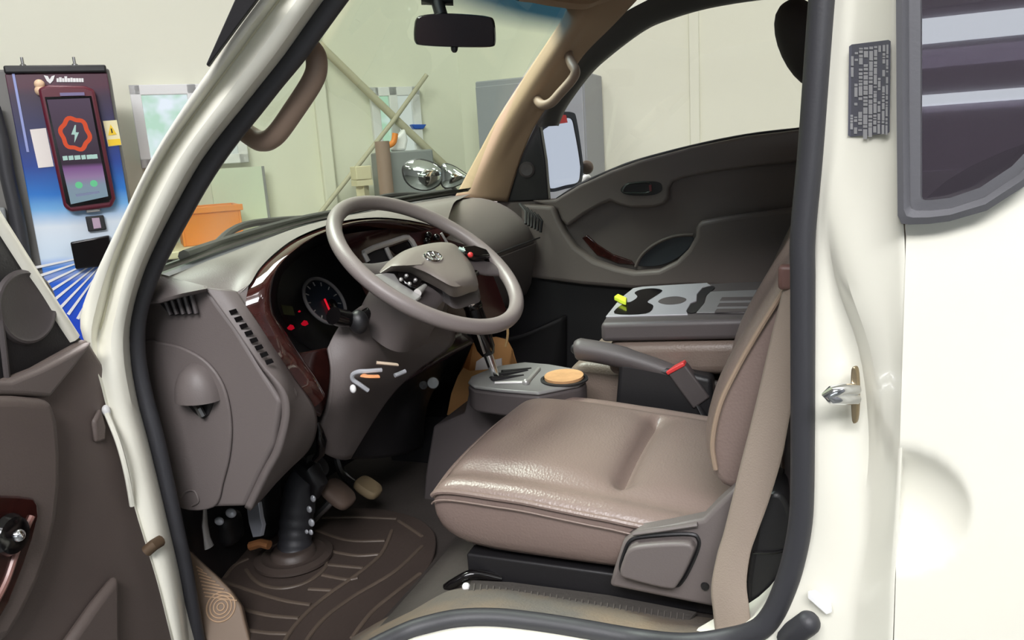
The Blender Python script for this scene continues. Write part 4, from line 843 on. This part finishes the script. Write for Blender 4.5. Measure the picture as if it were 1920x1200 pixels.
m = MB(); m.tube([PZ(928, 718, cz+.010), PZ(988, 717, cz+.010)], .004, 8); m.tube([PZ(988, 717, cz+.010), PZ(1010, 692, cz+.010)], .005, 8); m.ball(PZ(986, 717, cz+.012), .008); m.build('gate_edge', M['silver'], gcs)
cc = PZ(1058, 712, cz+.009); MB().lathe(cc, (0, 0, 1), [(.050, 0), (.050, .003), (.044, .004), (.043, .001), (0, .001)], 40).build('cup_ring', M['black'], gcs)
ck = MB().lathe(cc+V(0, -.001, .0045), (0.0, -.05, 1), [(0, 0), (.041, 0), (.041, .006), (0, .006)], 40).build('coaster', M['cork'], None); tag(ck, 'round tan cork coaster lying in the console cup holder', 'coaster')
lb_ = PZ(932, 714, cz); kb = PY(890, 590, lb_.y-.01); kt = PY(886, 572, lb_.y-.012)
m = MB(); m.tube([lb_, lb_.lerp(kb, .45)], [.0085, .011], 14); gl_ = m.build('gear_lever', M['chrome'], T)
m = MB(); m.tube([lb_.lerp(kb, .40), lb_.lerp(kb, .5), lb_.lerp(kb, .9), kt], [.014, .020, .022, .018], 18); m.ball(kt, .021); m.build('lever_grip', M['gloss_black'], gl_)
m = MB(); mid = [lb_.lerp(kb, t)+V(.004, -.021, 0) for t in (.46, .6, .85)]; m.tube(mid, (.007, .003), 10); m.ball(kt+V(0, -.008, .008), .0155); m.build('chrome_accent', M['chrome'], gl_)
MB().lathe(lb_-V(0, 0, .004), (0, 0, 1), [(.022, 0), (.02, .010), (.012, .016), (0, .016)], 20).build('lever_boot', M['black'], gl_)
m = MB(); hb = cat(P3([(1078, 654, .74), (1090, 655, .74), (1150, 666, .74), (1230, 690, .74), (1300, 716, .74)]), 24); m.tube(hb, [.012+.012*min(1, i/5) if i < 14 else .022-.004*(i-14)/10 for i in range(24)], 16); hbk = m.build('parking_brake', M['dash_dark'], T, smooth=60)
MB().ball(PY(1080, 654, .74), .012).build('release_button', M['black'], hbk)
MB().prism(P3([(1160, 680, .72), (1250, 690, .72), (1335, 710, .72), (1340, 800, .72), (1150, 800, .72)]), (0, .05, 0)).build('brake_base', M['black'], hbk, bevel=.01)
# ------------------------------------------------------------------ bag behind the lever, engine hump
Yb = .91; bf = P3([(838, 778, Yb), (846, 738, Yb), (858, 706, Yb), (868, 690, Yb), (880, 696, Yb), (905, 694, Yb), (935, 690, Yb), (958, 686, Yb), (964, 708, Yb), (962, 752, Yb)])
bk = P3([(858, 772, Yb+.11), (868, 735, Yb+.11), (880, 690, Yb+.11), (888, 640, Yb+.11), (905, 634, Yb+.11), (930, 632, Yb+.11), (950, 637, Yb+.11), (960, 655, Yb+.11), (974, 700, Yb+.11), (978, 745, Yb+.11)])
zb_ = bf[0].z
for p in (bf[0], bf[9], bk[0], bk[9]): p.z = zb_
MB().prism([V(-1.05, .90, .57), V(-.60, .90, .57), V(-.62, .90, zb_-.003), V(-1.05, .90, zb_-.003)], (0, .45, 0)).build('floor_hump', M['black'], T, bevel=.002)
bag = empty('paper_bag', (bf[0]+bk[0])/2, 'brown kraft paper carrier bag standing behind the gear lever', 'bag')
m = MB(); rowsb = [bf, [p.lerp(q, .5)+V(.0, 0, -.012 if 1 < i < 8 else 0) for i, (p, q) in enumerate(zip(bf, bk))]]
m.prism(bf, (0, .004, 0)); m.prism(bk, (0, .004, 0))
m.grid([[bf[0], bf[1], bf[2], bf[3]], [bk[0], bk[1], bk[2], bk[3]]]); m.grid([[bf[9], bf[8], bf[7]], [bk[9], bk[8], bk[7]]]); m.grid([[bf[0], bf[9]], [bk[0], bk[9]]])
m.build('bag_body', M['kraft'], bag, smooth=20)
hd = MB(); hd.tube(cat(P3([(908, 640, Yb+.11), (910, 600, Yb+.105), (918, 582, Yb+.10), (932, 578, Yb+.10), (943, 588, Yb+.10), (952, 620, Yb+.105), (948, 650, Yb+.11)]), 30), .0035, 8); hd.build('bag_handle', mat('paper_cord', rgb(196, 160, 110), .7), bag)
MB().prism(P3([(890, 700, Yb+.05), (893, 678, Yb+.05), (908, 668, Yb+.05), (922, 676, Yb+.05), (940, 672, Yb+.05), (941, 700, Yb+.05)]), (0, .004, 0)).build('receipt', M['paper'], None); tag(COL.objects['receipt'], 'white paper sticking up inside the brown paper bag', 'paper')
# shiny loop and small pale bits below the column
k0_ = MB(); k0_.tube(cat(P3([(690, 732, 0.325), (676, 722, 0.315), (662, 712, 0.308), (662, 702, 0.305), (672, 697, 0.305), (690, 696, 0.310), (715, 694, 0.330)]), 30), .0042, 8); kc = k0_.build('shiny_loop', M['pale_metal'], None); tag(kc, 'k', 'keys')
kc['label'] = 'shiny loop with an orange strip against the panel under the steering wheel'
MB().tube(cat(P3([(680, 704, 0.300), (690, 706, 0.300), (710, 706, 0.315)]), 10), [(.007, .003)]*3+[(.006, .003)]*7, 8).build('tag', M['orange_strip'], kc)  # orange strip beside the loop
MB().ball(PY(662, 729, 0.295), (.006, .005, .008)).build('white_drop', M['white'], kc)
MB().tube(P3([(706, 680, 0.320), (725, 682, 0.330), (744, 684, 0.350)]), (.006, .003), 8).build('pale_bar', mat('pale_bar_finish', rgb(205, 185, 165), .3), kc)
MB().tube(P3([(740, 704, 0.360), (760, 696, 0.380)]), .004, 8).build('short_bar', M['pale_metal'], kc)
# ------------------------------------------------------------------ floor mat
mz = .578
mo = [PZ(x, y, mz) for x, y in ((372, 1100), (405, 1065), (450, 1036), (520, 1000), (600, 968), (690, 958), (770, 972), (812, 1000), (816, 1040), (792, 1090), (748, 1150), (690, 1230), (640, 1300), (500, 1300), (400, 1240))]
fm_t = empty('floor_mat', sum(mo, V(0, 0, 0))/len(mo), 'worn dark brown ribbed rubber mat on the driver footwell floor', 'mat')
MB().prism(cat(mo, 70, True), (0, 0, .008)).build('mat_sheet', M['mat'], fm_t, bevel=.003)
def L2(l): return [PZ(300+x/2.727, 760+y/2.727, mz+.009) for x, y in l]
m = MB()
for l in ([(440, 840), (480, 890), (540, 925), (640, 935), (760, 900), (850, 820), (835, 740)], [(800, 640), (960, 690), (1150, 692)], [(850, 742), (1000, 768), (1120, 762)], [(850, 815), (1040, 832)], [(830, 868), (950, 890), (1010, 882)], [(760, 940), (880, 946)], [(830, 575), (1000, 572), (1210, 580)],
          [(320, 900), (500, 960), (640, 1000), (770, 1020)], [(430, 1045), (560, 1075), (710, 1088)], [(450, 1150), (560, 1165), (660, 1168)], [(330, 880), (380, 820), (450, 785)],
          [(1185, 640), (1130, 760), (1000, 870), (870, 960), (740, 1070), (640, 1200), (620, 1320)], [(1340, 720), (1200, 850), (1000, 970), (850, 1080), (750, 1200), (700, 1320)], [(1330, 860), (1200, 960), (1080, 1060), (980, 1190)], [(1220, 590), (1340, 670)]):
    m.tube(cat(L2(l), 24), (.0042, .003), 8, flat=(0, 0, 1))
m.build('ridges', M['mat_ridge'], fm_t)
# ------------------------------------------------------------------ driver seat
ST = [(-.556, .812, .832, .05, .012), (-.55, .79, .848, .3, .004), (-.54, .775, .856, .6, 0), (-.52, .758, .859, .85, 0), (-.49, .751, .859, 1, 0), (-.45, .748, .857, 1, 0), (-.40, .747, .855, 1, 0), (-.35, .747, .850, 1, 0), (-.31, .747, .846, 1, 0), (-.29, .747, .844, 1, 0), (-.275, .747, .843, 1, 0), (-.265, .747, .842, 1, 0), (-.255, .747, .841, 1, 0), (-.24, .747, .839, 1, 0), (-.21, .747, .836, 1, 0), (-.17, .748, .831, 1, 0), (-.12, .75, .825, .95, 0), (-.07, .752, .818, .7, 0), (-.03, .755, .81, .5, 0)]
y0, y1 = .197, .665
def topz(x, v, ze, b):
    bul = .034*max(0, math.sin(math.pi*v))**.45
    val = -.014*(math.exp(-((v-.10)/.035)**2)+math.exp(-((v-.90)/.035)**2))
    cr = -(.024*math.exp(-((x+.265)/.008)**2)+.014*math.exp(-((x+.265)/.032)**2)) if .13 < v < .84 else 0
    cr *= min(1, (v-.13)/.05, (.84-v)/.05) if .13 < v < .84 else 0
    return ze+(bul+val+cr)*b
m = MB(); R = []
for x, zb, ze, b, sh_ in ST:
    a0, a1 = y0+sh_, y1-sh_; ring = []
    for v in [i/30 for i in range(31)]: ring.append(V(x, a0+(a1-a0)*v, topz(x, v, ze, b)))
    for t in (.12, .4, .7, 1): ring.append(V(x, a1+.010*math.sin(math.pi*t*.8)-.015*t, ze-(ze-zb)*t))
    for v in (.85, .5, .15): ring.append(V(x, a0+(a1-a0)*v, zb-.002))
    for t in (1, .7, .4, .12): ring.append(V(x, a0-.012*math.sin(math.pi*t*.8)+.018*t, ze-(ze-zb)*t))
    R.append(ring)
m.loft(R); seat = m.build('driver_seat', M['leather'], T, smooth=80, sub=1)
m = MB(); pz = [V(x, y0-.004+s, ze-.004) for x, zb, ze, b, s in ST[1:-2]]; m.tube(cat(pz, 60), .0045, 8)
m.tube(cat([V(-.551, y0+.004, .842), V(-.558, .30, .850), V(-.56, .43, .853), V(-.558, .56, .850), V(-.551, y1-.004, .842)], 30), .0045, 8)
m.tube(cat([p+V(0, -.0055, -.012) for p in pz], 60), .0014, 6); m.build('cushion_piping', M['leather'], seat)
fe = [((1392, 925), .925), ((1345, 905), .90), ((1327, 882), 0), ((1318, 845), 0), ((1323, 790), 0), ((1346, 720), 0), ((1382, 655), 0), ((1430, 575), 0), ((1480, 505), 0), ((1530, 430), 0), ((1570, 360), 0)]
m = MB(); R = []
for i, (q, _) in enumerate(fe):
    pnt = PY(*q, .205); th = (.02, .07, .10, .115, .12, .12, .12, .12, .115, .10, .06)[i]; xf, z = pnt.x, pnt.z
    ring = []
    for k in range(44):
        a = 2*math.pi*k/44; cx, sx = math.cos(a), math.sin(a)
        ux = abs(cx)**.40*math.copysign(1, cx); uy = abs(sx)**.45*math.copysign(1, sx)
        wing = .025*(1-min(1, (abs(uy)/.72)**3)) if cx < 0 else 0
        ring.append(V(xf-.008+th/2+ux*th/2+wing, .43+uy*.232, z))
    R.append(ring)
m.loft(R); bk_ = m.build('backrest', M['leather'], seat, smooth=80, sub=1)
m = MB(); m.tube(cat(P3([(1342, 880, .196), (1336, 830, .196), (1350, 760, .196), (1382, 692, .196), (1420, 625, .196), (1470, 545, .196)]), 40), .0035, 8); m.build('backrest_piping', mat('pale_piping', rgb(150, 130, 112), .4), bk_)
sp2 = [(1142, 1100), (1150, 1070), (1168, 1016), (1196, 997), (1250, 988), (1318, 974), (1345, 946), (1380, 915), (1372, 985), (1352, 1050), (1340, 1140), (1250, 1122)]
m = MB().prism(poly(sp2, .172), (0, .03, 0)); scov = m.build('seat_side_cover', M['dash'], seat, bevel=.006)
m = MB().prism(smoothpoly([(1168, 1064), (1173, 1040), (1185, 1018), (1215, 1010), (1285, 1006), (1303, 1014), (1302, 1030), (1276, 1082), (1256, 1091), (1184, 1074)], .1715, 50), (0, -.02, 0)); m.build('recliner_lever', M['dash'], seat, bevel=.011, seg=4)
m = MB().tube(cat(poly([(1164, 1066), (1170, 1038), (1183, 1013), (1215, 1005), (1290, 1001), (1309, 1010), (1307, 1034), (1280, 1088), (1256, 1097), (1180, 1079)], .171), 60, True), .0028, 6, closed=True); m.build('lever_gap', M['black'], seat)
MB().tube(P3([(1188, 1000, .168), (1240, 993, .167), (1308, 983, .168)]), (.005, .003), 8).build('cover_ridge', M['dash'], seat)
MB().lathe(PY(1322, 1099, .171), (0, -1, 0), [(0, 0), (.006, 0), (.005, .003), (0, .003)], 16).build('screw_hole', M['black'], seat)
m = MB().box((-.26, .235, .715), (.50, .035, .045)); m.box((-.26, .60, .715), (.50, .035, .045)); m.box((-.25, .42, .735), (.46, .36, .02)); m.build('seat_rail', M['black'], seat, bevel=.004)
m = MB(); m.tube(cat(P3([(838, 1102, .19), (850, 1094, .19), (880, 1078, .20), (905, 1078, .21), (940, 1086, .22)]), 20), .008, 10); sll = m.build('slide_lever', M['gloss_black'], seat)
MB().ball(PY(874, 1100, .185), .0065).build('lever_glint', M['white'], sll)  # white ball stands in for the glint on the black lever
rm = [PZ(x, y, .698) for x, y in ((884, 1092), (960, 1096), (1140, 1120), (1306, 1152), (1290, 1170), (1090, 1138), (940, 1117), (878, 1113))]
MB().prism(rm, (0, 0, .004)).build('rubber_strip', mat('dark_ribbed_rubber', rgb(72, 68, 64), .8, bump=.6, scale=160), T)
rmo = COL.objects['rubber_strip']; m = MB()
for i in range(34):
    t = i/33; m.tube([PZ(890+t*392, 1095+t*53+(3 if t > .4 else 0), .703), PZ(888+t*392, 1110+t*55, .703)], .0016, 6)
m.build('strip_ribs', mat('grey_rib', rgb(92, 87, 82), .8), rmo)
# ------------------------------------------------------------------ seat belt and buckle
lft = P3([(1474, 522, .165), (1462, 575, .165), (1448, 630, .163), (1425, 730, .158), (1408, 800, .154), (1392, 862, .150), (1375, 931, .146), (1358, 1000, .142), (1346, 1040, .138), (1335, 1101, .128), (1339, 1150, .118), (1344, 1200, .106)])
rgt = P3([(1520, 528, .150), (1512, 582, .150), (1504, 640, .148), (1488, 740, .144), (1476, 808, .140), (1465, 862, .138), (1442, 938, .136), (1421, 996, .132), (1407, 1038, .128), (1400, 1092, .120), (1405, 1140, .110), (1410, 1190, .102)])
m = MB(); m.patch([lft, [(a+b)*.5+V(0, -.004, 0) for a, b in zip(lft, rgt)], rgt], 9, 60); sb = m.build('seat_belt', M['fabric'], T, smooth=60, solid=.0022)
MB().box(PY(1484, 519, .165), (.03, .02, .03)).build('belt_guide', mat('reddish_guide', rgb(104, 76, 70), .5), sb, bevel=.005)
m = MB().prism(smoothpoly([(1400, 1115), (1412, 1020), (1424, 950), (1446, 925), (1470, 932), (1486, 970), (1494, 1030), (1490, 1090), (1470, 1140), (1420, 1165)], .150, 40), (0, .09, 0)); rc = m.build('retractor_cover', M['black'], sb, bevel=.015)
MB().tube(P3([(1412, 1036, .149), (1450, 1036, .149), (1494, 1028, .149)]), .002, 6).build('cover_seam', M['gloss_black'], rc)
MB().prism(P3([(1480, 560, .17), (1600, 500, .17), (1600, 1240, .17), (1400, 1240, .17), (1470, 900, .22)]), (0, .012, 0)).build('pillar_trim', M['dash_dark'], T, bevel=.004)
bq = P3([(1250, 699, .715), (1283, 682, .715), (1331, 746, .715), (1300, 768, .715)])
m = MB().prism(bq, (0, .028, 0)); bkl = m.build('belt_buckle', M['dash_dark'], T, bevel=.004)
m = MB().prism(P3([(1248, 698, .712), (1281, 680, .712), (1285, 686, .712), (1252, 704, .712)]), (0, .026, 0)); m.build('release_button', M['red'], bkl, bevel=.002)
MB().tube(P3([(1312, 756, .73), (1335, 800, .72), (1340, 850, .70)]), (.016, .006), 10).build('buckle_stalk', M['black'], bkl)
# ------------------------------------------------------------------ middle seat folded into a tray
def rbox(x0, x1, ya, yb, z0, z1, r, n=5):
    return [[V(x, y, z) for x, y in ((x0, ya), (x1, ya), (x1, yb), (x0, yb))] for z in (z0, z1)]
m = MB().prism([V(-.50, .80, .70), V(-.525, .80, .80), V(-.515, .80, .87), V(-.48, .80, .90), V(-.40, .80, .895), V(.02, .80, .86), V(.02, .80, .70)], (0, .38, 0)); ms = m.build('middle_seat', M['leather_dark'], T, bevel=.03, seg=5)
def TT(x, y, o=0): # top plane of the tray, slightly higher at the back
    return PN(x, y, V(-.417, .785, 1.0+o), Vector((-.045, 0, 1)).normalized())
q = [TT(1126, 606), TT(1134, 594), TT(1160, 562), TT(1183, 542), TT(1200, 537), TT(1330, 531), TT(1470, 525)]
tp = q+[V(.06, q[-1].y, 1.021), V(.06, q[0].y+.005, 1.021)]
m = MB().prism(tp, (0, 0, -.042)); fb = m.build('folded_backrest', M['dash_dark'], ms, bevel=.010, seg=4)
m = MB().prism([p*.0+V(p.x*.97+.0, p.y, p.z-.043) for p in tp], (0, 0, -.075)); m.build('back_cushion', M['leather_dark'], ms, bevel=.022, seg=4)
def inlay(l, o, h, nm, mm, par, bev=.0):
    pts = [TT(x, y, o) for x, y in l]; pts = cat(pts, len(pts)*4, True) if nm in ('card_slot', 'coin_well', 'notch') else pts
    return MB().prism(pts, (0, 0, h)).build(nm, mm, par, bevel=bev)
lt = inlay([(1136, 596), (1163, 562), (1187, 543), (1205, 540), (1326, 533), (1333, 538), (1318, 541), (1307, 554), (1306, 567), (1295, 571), (1287, 586), (1290, 592)], -.001, .004, 'light_tray', M['tray_light'], fb, .0015)
inlay([(1152, 588), (1168, 570), (1183, 566), (1195, 557), (1190, 549), (1203, 543), (1225, 541), (1242, 545), (1228, 556), (1214, 566), (1225, 574), (1211, 588)], .0032, .0006, 'card_slot', M['gloss_black'], fb)
inlay([(1234, 566), (1245, 559), (1268, 556), (1287, 561), (1275, 569), (1250, 571)], .0032, .0006, 'coin_well', M['dash_dark'], fb)
inlay([(1288, 585), (1296, 571), (1307, 567), (1308, 554), (1319, 541), (1333, 537), (1340, 540), (1323, 556), (1319, 570), (1304, 586)], .0012, .001, 'notch', M['black'], fb)
gtray = inlay([(1306, 588), (1321, 570), (1325, 556), (1332, 549), (1440, 545), (1430, 588)], .0006, .003, 'rear_tray', M['amber_grey'], fb, .001)
for i in range(3):
    inlay([(1352+i*5-12, 586-i*11), (1356+i*5-12, 580-i*11), (1424, 579-i*11), (1422, 585-i*11)], .0038, .0012, 'tray_rib', M['dash_dark'], fb)
lm = MB().prism([TT(x, y, .004) for x, y in ((1152, 564), (1159, 559), (1176, 567), (1174, 574), (1168, 572))], (0, 0, .012)); lmo = lm.build('wrapper', M['lime'], None, bevel=.003); tag(lmo, 'small lime yellow wrapper lying on the light grey tray of the folded seat', 'wrapper')
# passenger seat (headrest seen against the window)
hr = PY(1511, 82, 1.14); m = MB(); R = []; HR = Matrix.Rotation(math.radians(-24), 3, 'Y')
for i in range(13):
    a = math.pi*(i/12-.5); s = max(.05, math.cos(a))**.8
    R.append([hr+HR @ V(.056*s*math.cos(b*math.pi/16), .11*s*math.sin(b*math.pi/16), .102*math.sin(a)) for b in range(32)])
m.loft(R); ps_ = MB().prism([V(-.20, .98, .80), V(-.06, .98, .82), V(.14, .98, 1.38), V(.06, .98, 1.38)], (0, .40, 0)).build('passenger_seat', M['leather_dark'], T, bevel=.03, seg=4)
m.build('headrest', M['dark_headrest'], ps_, smooth=80)
# ------------------------------------------------------------------ passenger door
belt = [(925, 376), (1000, 375), (1045, 373), (1090, 346), (1150, 319), (1200, 301), (1300, 275), (1400, 255), (1500, 243), (1600, 232)]
m = MB().prism(poly(belt+[(1600, 800), (925, 800)], 1.462), (0, .05, 0)); pd = m.build('passenger_door', M['trim_far'], T, bevel=.006)
up = belt[1:]+[(1600, 286), (1500, 303), (1400, 314), (1333, 323), (1280, 334), (1264, 341), (1258, 352), (1257, 370), (1248, 382), (1228, 388), (1185, 389), (1165, 384), (1148, 376), (1130, 383), (1100, 400), (1078, 416), (1068, 424), (1056, 410), (1050, 392)]
m = MB().prism(poly(up, 1.462), (0, -.028, 0)); m.build('upper_trim', M['trim_far'], pd, bevel=.009, seg=4)
lo = [(985, 380), (1046, 384), (1056, 410), (1066, 430), (1085, 458), (1120, 484), (1160, 498), (1195, 505), (1240, 502), (1272, 486), (1294, 464), (1308, 440), (1309, 420), (1318, 412), (1360, 404), (1480, 388), (1600, 372), (1600, 550), (1480, 545), (1400, 535), (1300, 532), (1200, 538), (1100, 530), (985, 515)]
m = MB().prism(poly(lo, 1.462), (0, -.045, 0)); m.build('armrest', M['trim_far'], pd, bevel=.013, seg=4)
m = MB().prism(poly([(1092, 446), (1102, 440), (1122, 458), (1150, 476), (1185, 488), (1192, 497), (1160, 494), (1120, 478)], 1.46), (0, -.008, 0)); m.build('wood_strip', M['wood'], pd, bevel=.003)
m = MB().prism(smoothpoly([(1194, 497), (1206, 478), (1230, 458), (1262, 444), (1296, 441), (1298, 458), (1270, 484), (1235, 498)], 1.455, 40), (0, -.006, 0)); pc = m.build('pull_cup', mat('dark_blue_grey', rgb(52, 58, 64), .4), pd, bevel=.002)
m = MB().tube(cat(poly([(1192, 500), (1204, 478), (1230, 457), (1264, 443), (1300, 440)], 1.446), 24), .005, 8); m.build('cup_rim', M['trim_far'], pc)
m = MB().prism(smoothpoly([(1164, 358), (1172, 346), (1192, 341), (1226, 340), (1240, 345), (1240, 358), (1222, 366), (1180, 366)], 1.435, 40), (0, -.002, 0)); hs_ = m.build('handle_recess', M['black'], pd)
m = MB().tube(cat(poly([(1168, 360), (1174, 347), (1192, 343), (1218, 343), (1216, 360), (1190, 362)], 1.430), 30, True), .003, 8, closed=True); m.build('door_handle', mat('dark_chrome', rgb(86, 92, 90), .25, .6), pd)
MB().prism(poly([(1217, 347), (1222, 346), (1222, 358), (1218, 359)], 1.430), (0, -.003, 0)).build('lock_mark', mat('dim_red', rgb(110, 50, 54), .4), pd)
m = MB().prism(poly([(985, 512), (1100, 528), (1200, 536), (1300, 531), (1400, 534), (1480, 544), (1600, 549), (1600, 800), (925, 800), (925, 500)], 1.463), (0, -.02, 0)); m.build('lower_shade_panel', M['black'], pd, bevel=.006)  # black sheet put in for the shade low on the door
# window frame, sail panel, tweeter, glass
fo2 = P3([(1000, 240, 1.46), (1012, 218, 1.45), (1064, 142, 1.44), (1093, 98, 1.43), (1152, 37, 1.42), (1214, 0, 1.42), (1300, -38, 1.42), (1500, -70, 1.42), (1650, -80, 1.42)])
fi2 = P3([(1040, 236, 1.475), (1056, 200, 1.475), (1094, 147, 1.475), (1128, 112, 1.475), (1200, 57, 1.475), (1253, 33, 1.475), (1335, 10, 1.475), (1460, -8, 1.475), (1640, -20, 1.475)])
m = MB(); m.patch([fo2, [(a+b)*.5+V(0, -.012, 0) for a, b in zip(fo2, fi2)], fi2, [p+V(0, .04, 0) for p in fi2]], 10, 50); m.build('window_frame', mat('dark_frame', rgb(70, 68, 66), .6), pd, smooth=60)
m = MB().prism(poly([(930, 380), (978, 285), (1008, 222), (1012, 238), (1022, 300), (1028, 376)], 1.455), (0, .03, 0)); sl_ = m.build('sail_panel', M['black'], pd, bevel=.005)
c = PY(988, 318, 1.453); MB().lathe(c, (0.3, -1, 0), [(.022, 0), (.024, .008), (.018, .012), (0, .010)], 24).build('tweeter', M['dash_dark'], sl_)
m = MB().prism(poly([(1024, 376), (1090, 352), (1150, 324), (1200, 306), (1300, 280), (1400, 260), (1600, 238), (1640, -22), (1460, -10), (1335, 8), (1253, 31), (1200, 55), (1094, 145), (1010, 236)], 1.49), (0, .003, 0)); m.build('door_glass', M['clear'], pd, smooth=0)
m = MB().tube(cat(poly([(1045, 373), (1090, 345), (1150, 318), (1200, 300), (1300, 274), (1400, 254), (1500, 242), (1600, 231)], 1.475), 40), (.007, .005), 8); m.build('belt_seal', M['rubber'], pd)
# ------------------------------------------------------------------ open driver door
TH = math.radians(80); H = PY(160, 640, -.02); DD = Vector((math.cos(TH), -math.sin(TH), 0)); DN = Vector((math.sin(TH), math.cos(TH), 0))
def D(x, y, o=0): return PN(x, y, H+DN*o, DN)
m = MB().prism([D(*q) for q in ((166, 634), (200, 690), (230, 775), (262, 880), (286, 975), (316, 1080), (352, 1230), (366, 1320), (-500, 1500), (-500, 720), (0, 715), (66, 690))], -DN*.035); dd = m.build('driver_door', M['trim'], T, bevel=.008)
m = MB().prism([D(*q, .0) for q in ((158, 640), (120, 690), (74, 746), (30, 742), (-200, 735), (-500, 725), (-500, 690), (-60, 712), (0, 714), (60, 690))], DN*.018); m.build('belt_ledge', mat('ledge_plastic', rgb(118, 108, 104), .5, bump=.12, scale=350), dd, bevel=.006, seg=4)
arm = [(-400, 738), (0, 742), (66, 748), (78, 790), (83, 850), (83, 905), (76, 970), (62, 1030), (40, 1090), (10, 1150), (-20, 1200), (-400, 1300)]
m = MB().prism([D(*q) for q in arm], DN*.03); ar = m.build('door_armrest', M['trim'], dd, bevel=.014, seg=4)
wd = [(-400, 930), (-30, 928), (30, 930), (56, 933), (64, 945), (66, 968), (55, 1010), (38, 1060), (10, 1130), (-20, 1180), (-400, 1250)]
m = MB().prism([D(*q, .030) for q in wd], DN*.006); wi = m.build('wood_insert', M['wood'], dd, bevel=.003)
c = D(10, 1003, .036); MB().lathe(c, DN, [(.024, 0), (.026, .006), (.022, .014), (.010, .018), (0, .017)], 26).build('window_knob', M['gloss_black'], dd)
MB().ball(c+DN*.018, .008).build('knob_center', M['chrome'], dd)
MB().tube(cat([D(*q, .037) for q in ((60, 968), (36, 1020), (12, 1090), (-20, 1150))], 16), .004, 8).build('insert_edge', mat('pale_red_edge', rgb(140, 100, 92), .3), dd)
m = MB().prism([D(*q) for q in ((110, 1200), (160, 1130), (204, 1076), (206, 1180), (210, 1290), (60, 1330))], DN*.02); m.build('door_pocket', M['trim'], dd, bevel=.015, seg=4)
m = MB().prism([D(*q) for q in ((168, 790), (182, 765), (192, 800), (190, 826), (172, 830))], DN*.008); m.build('door_boss', M['trim'], dd, bevel=.006)
# sail panel and frame of the open door
m = MB().prism([D(*q, -.01) for q in ((-500, 120), (-300, 120), (0, 428), (126, 612), (158, 642), (60, 692), (0, 716), (-500, 716))], -DN*.02); sail = m.build('mirror_sail', M['black'], dd, smooth=0)
c = D(48, 576, -.010); MB().lathe(c, DN, [(.050, 0), (.048, .005), (.045, .006), (.041, .003), (0, .005)], 40).build('tweeter', M['dash_dark'], dd)
m = MB().tube([D(x, y, -.012) for x, y in ((136, 634), (60, 518), (0, 424), (-60, 330), (-300, -50))], (.010, .010), 10); m.build('door_frame', M['paint'], dd)
MB().tube([D(x, y, -.008) for x, y in ((-4, 560), (14, 715))], .004, 8).build('sail_seam', M['dash_dark'], dd)
# ------------------------------------------------------------------ labels of the parts that look different
PL = dict(steering_wheel='grey brown steering wheel with an oval chrome emblem on its pad', driver_seat='taupe leather driver seat cushion', backrest='taupe leather side wing of the driver backrest',
 dashboard='grey brown plastic dashboard', wood_bezel='glossy dark burl wood bezel around the instruments', instrument_panel='black instrument panel with a ringed gauge', gear_lever='chrome gear lever with a black grip',
 gear_console='dark grey gear console', console_top='grey console top with shift gate', parking_brake='dark grey parking brake lever', middle_seat='brown middle seat cushion', folded_backrest='folded backrest serving as a dark grey tray',
 light_tray='light grey cup and coin tray', seat_belt='beige seat belt webbing', belt_buckle='dark grey belt buckle', release_button='red release button', passenger_door='dark grey brown far door', driver_door='open driver door with brown plastic trim',
 front_pillar='cream white front door pillar', center_pillar='cream white door jamb behind the seat', side_panel='white side panel with a dished recess', quarter_window='grey rubber framed quarter window', tinted_pane='dark tinted pane with pale reflections',
 data_plate='grey data plate with tiny print', door_striker='brassy striker plate', striker_loop='chrome striker loop', door_seal='thick black rubber door seal', far_pillar_trim='tan trim of the far windscreen pillar', grab_handle='brown grab handle',
 rear_view_mirror='black inside mirror', side_mirror='black far side mirror', corner_mirror='round front corner mirror outside the windscreen', windscreen='green tinted windscreen with a blue top band', headrest='dark headrest seen against the far window',
 brake_pedal='brown worn brake pedal', accelerator_pedal='dusty accelerator pedal', steering_shaft='black rubber covered steering shaft rising from the floor', kick_plate='tan ribbed foot plate', recliner_lever='grey recliner lever', bump_stop='black rubber bump stop',
 sun_visor='tan sun visor', mirror_sail='black corner panel of the open door', wood_insert='dark burl wood insert', dome_cap='grey dome shaped cap', wood_lower_panel='dark red wood panel below the gauges', knee_panel='grey brown panel under the steering column', rain_visor='black rain visor strip')
for o in COL.objects:
    n = o.name.split('.')[0]
    if o.parent is not None and n in PL and 'label' not in o: o['label'] = PL[n]
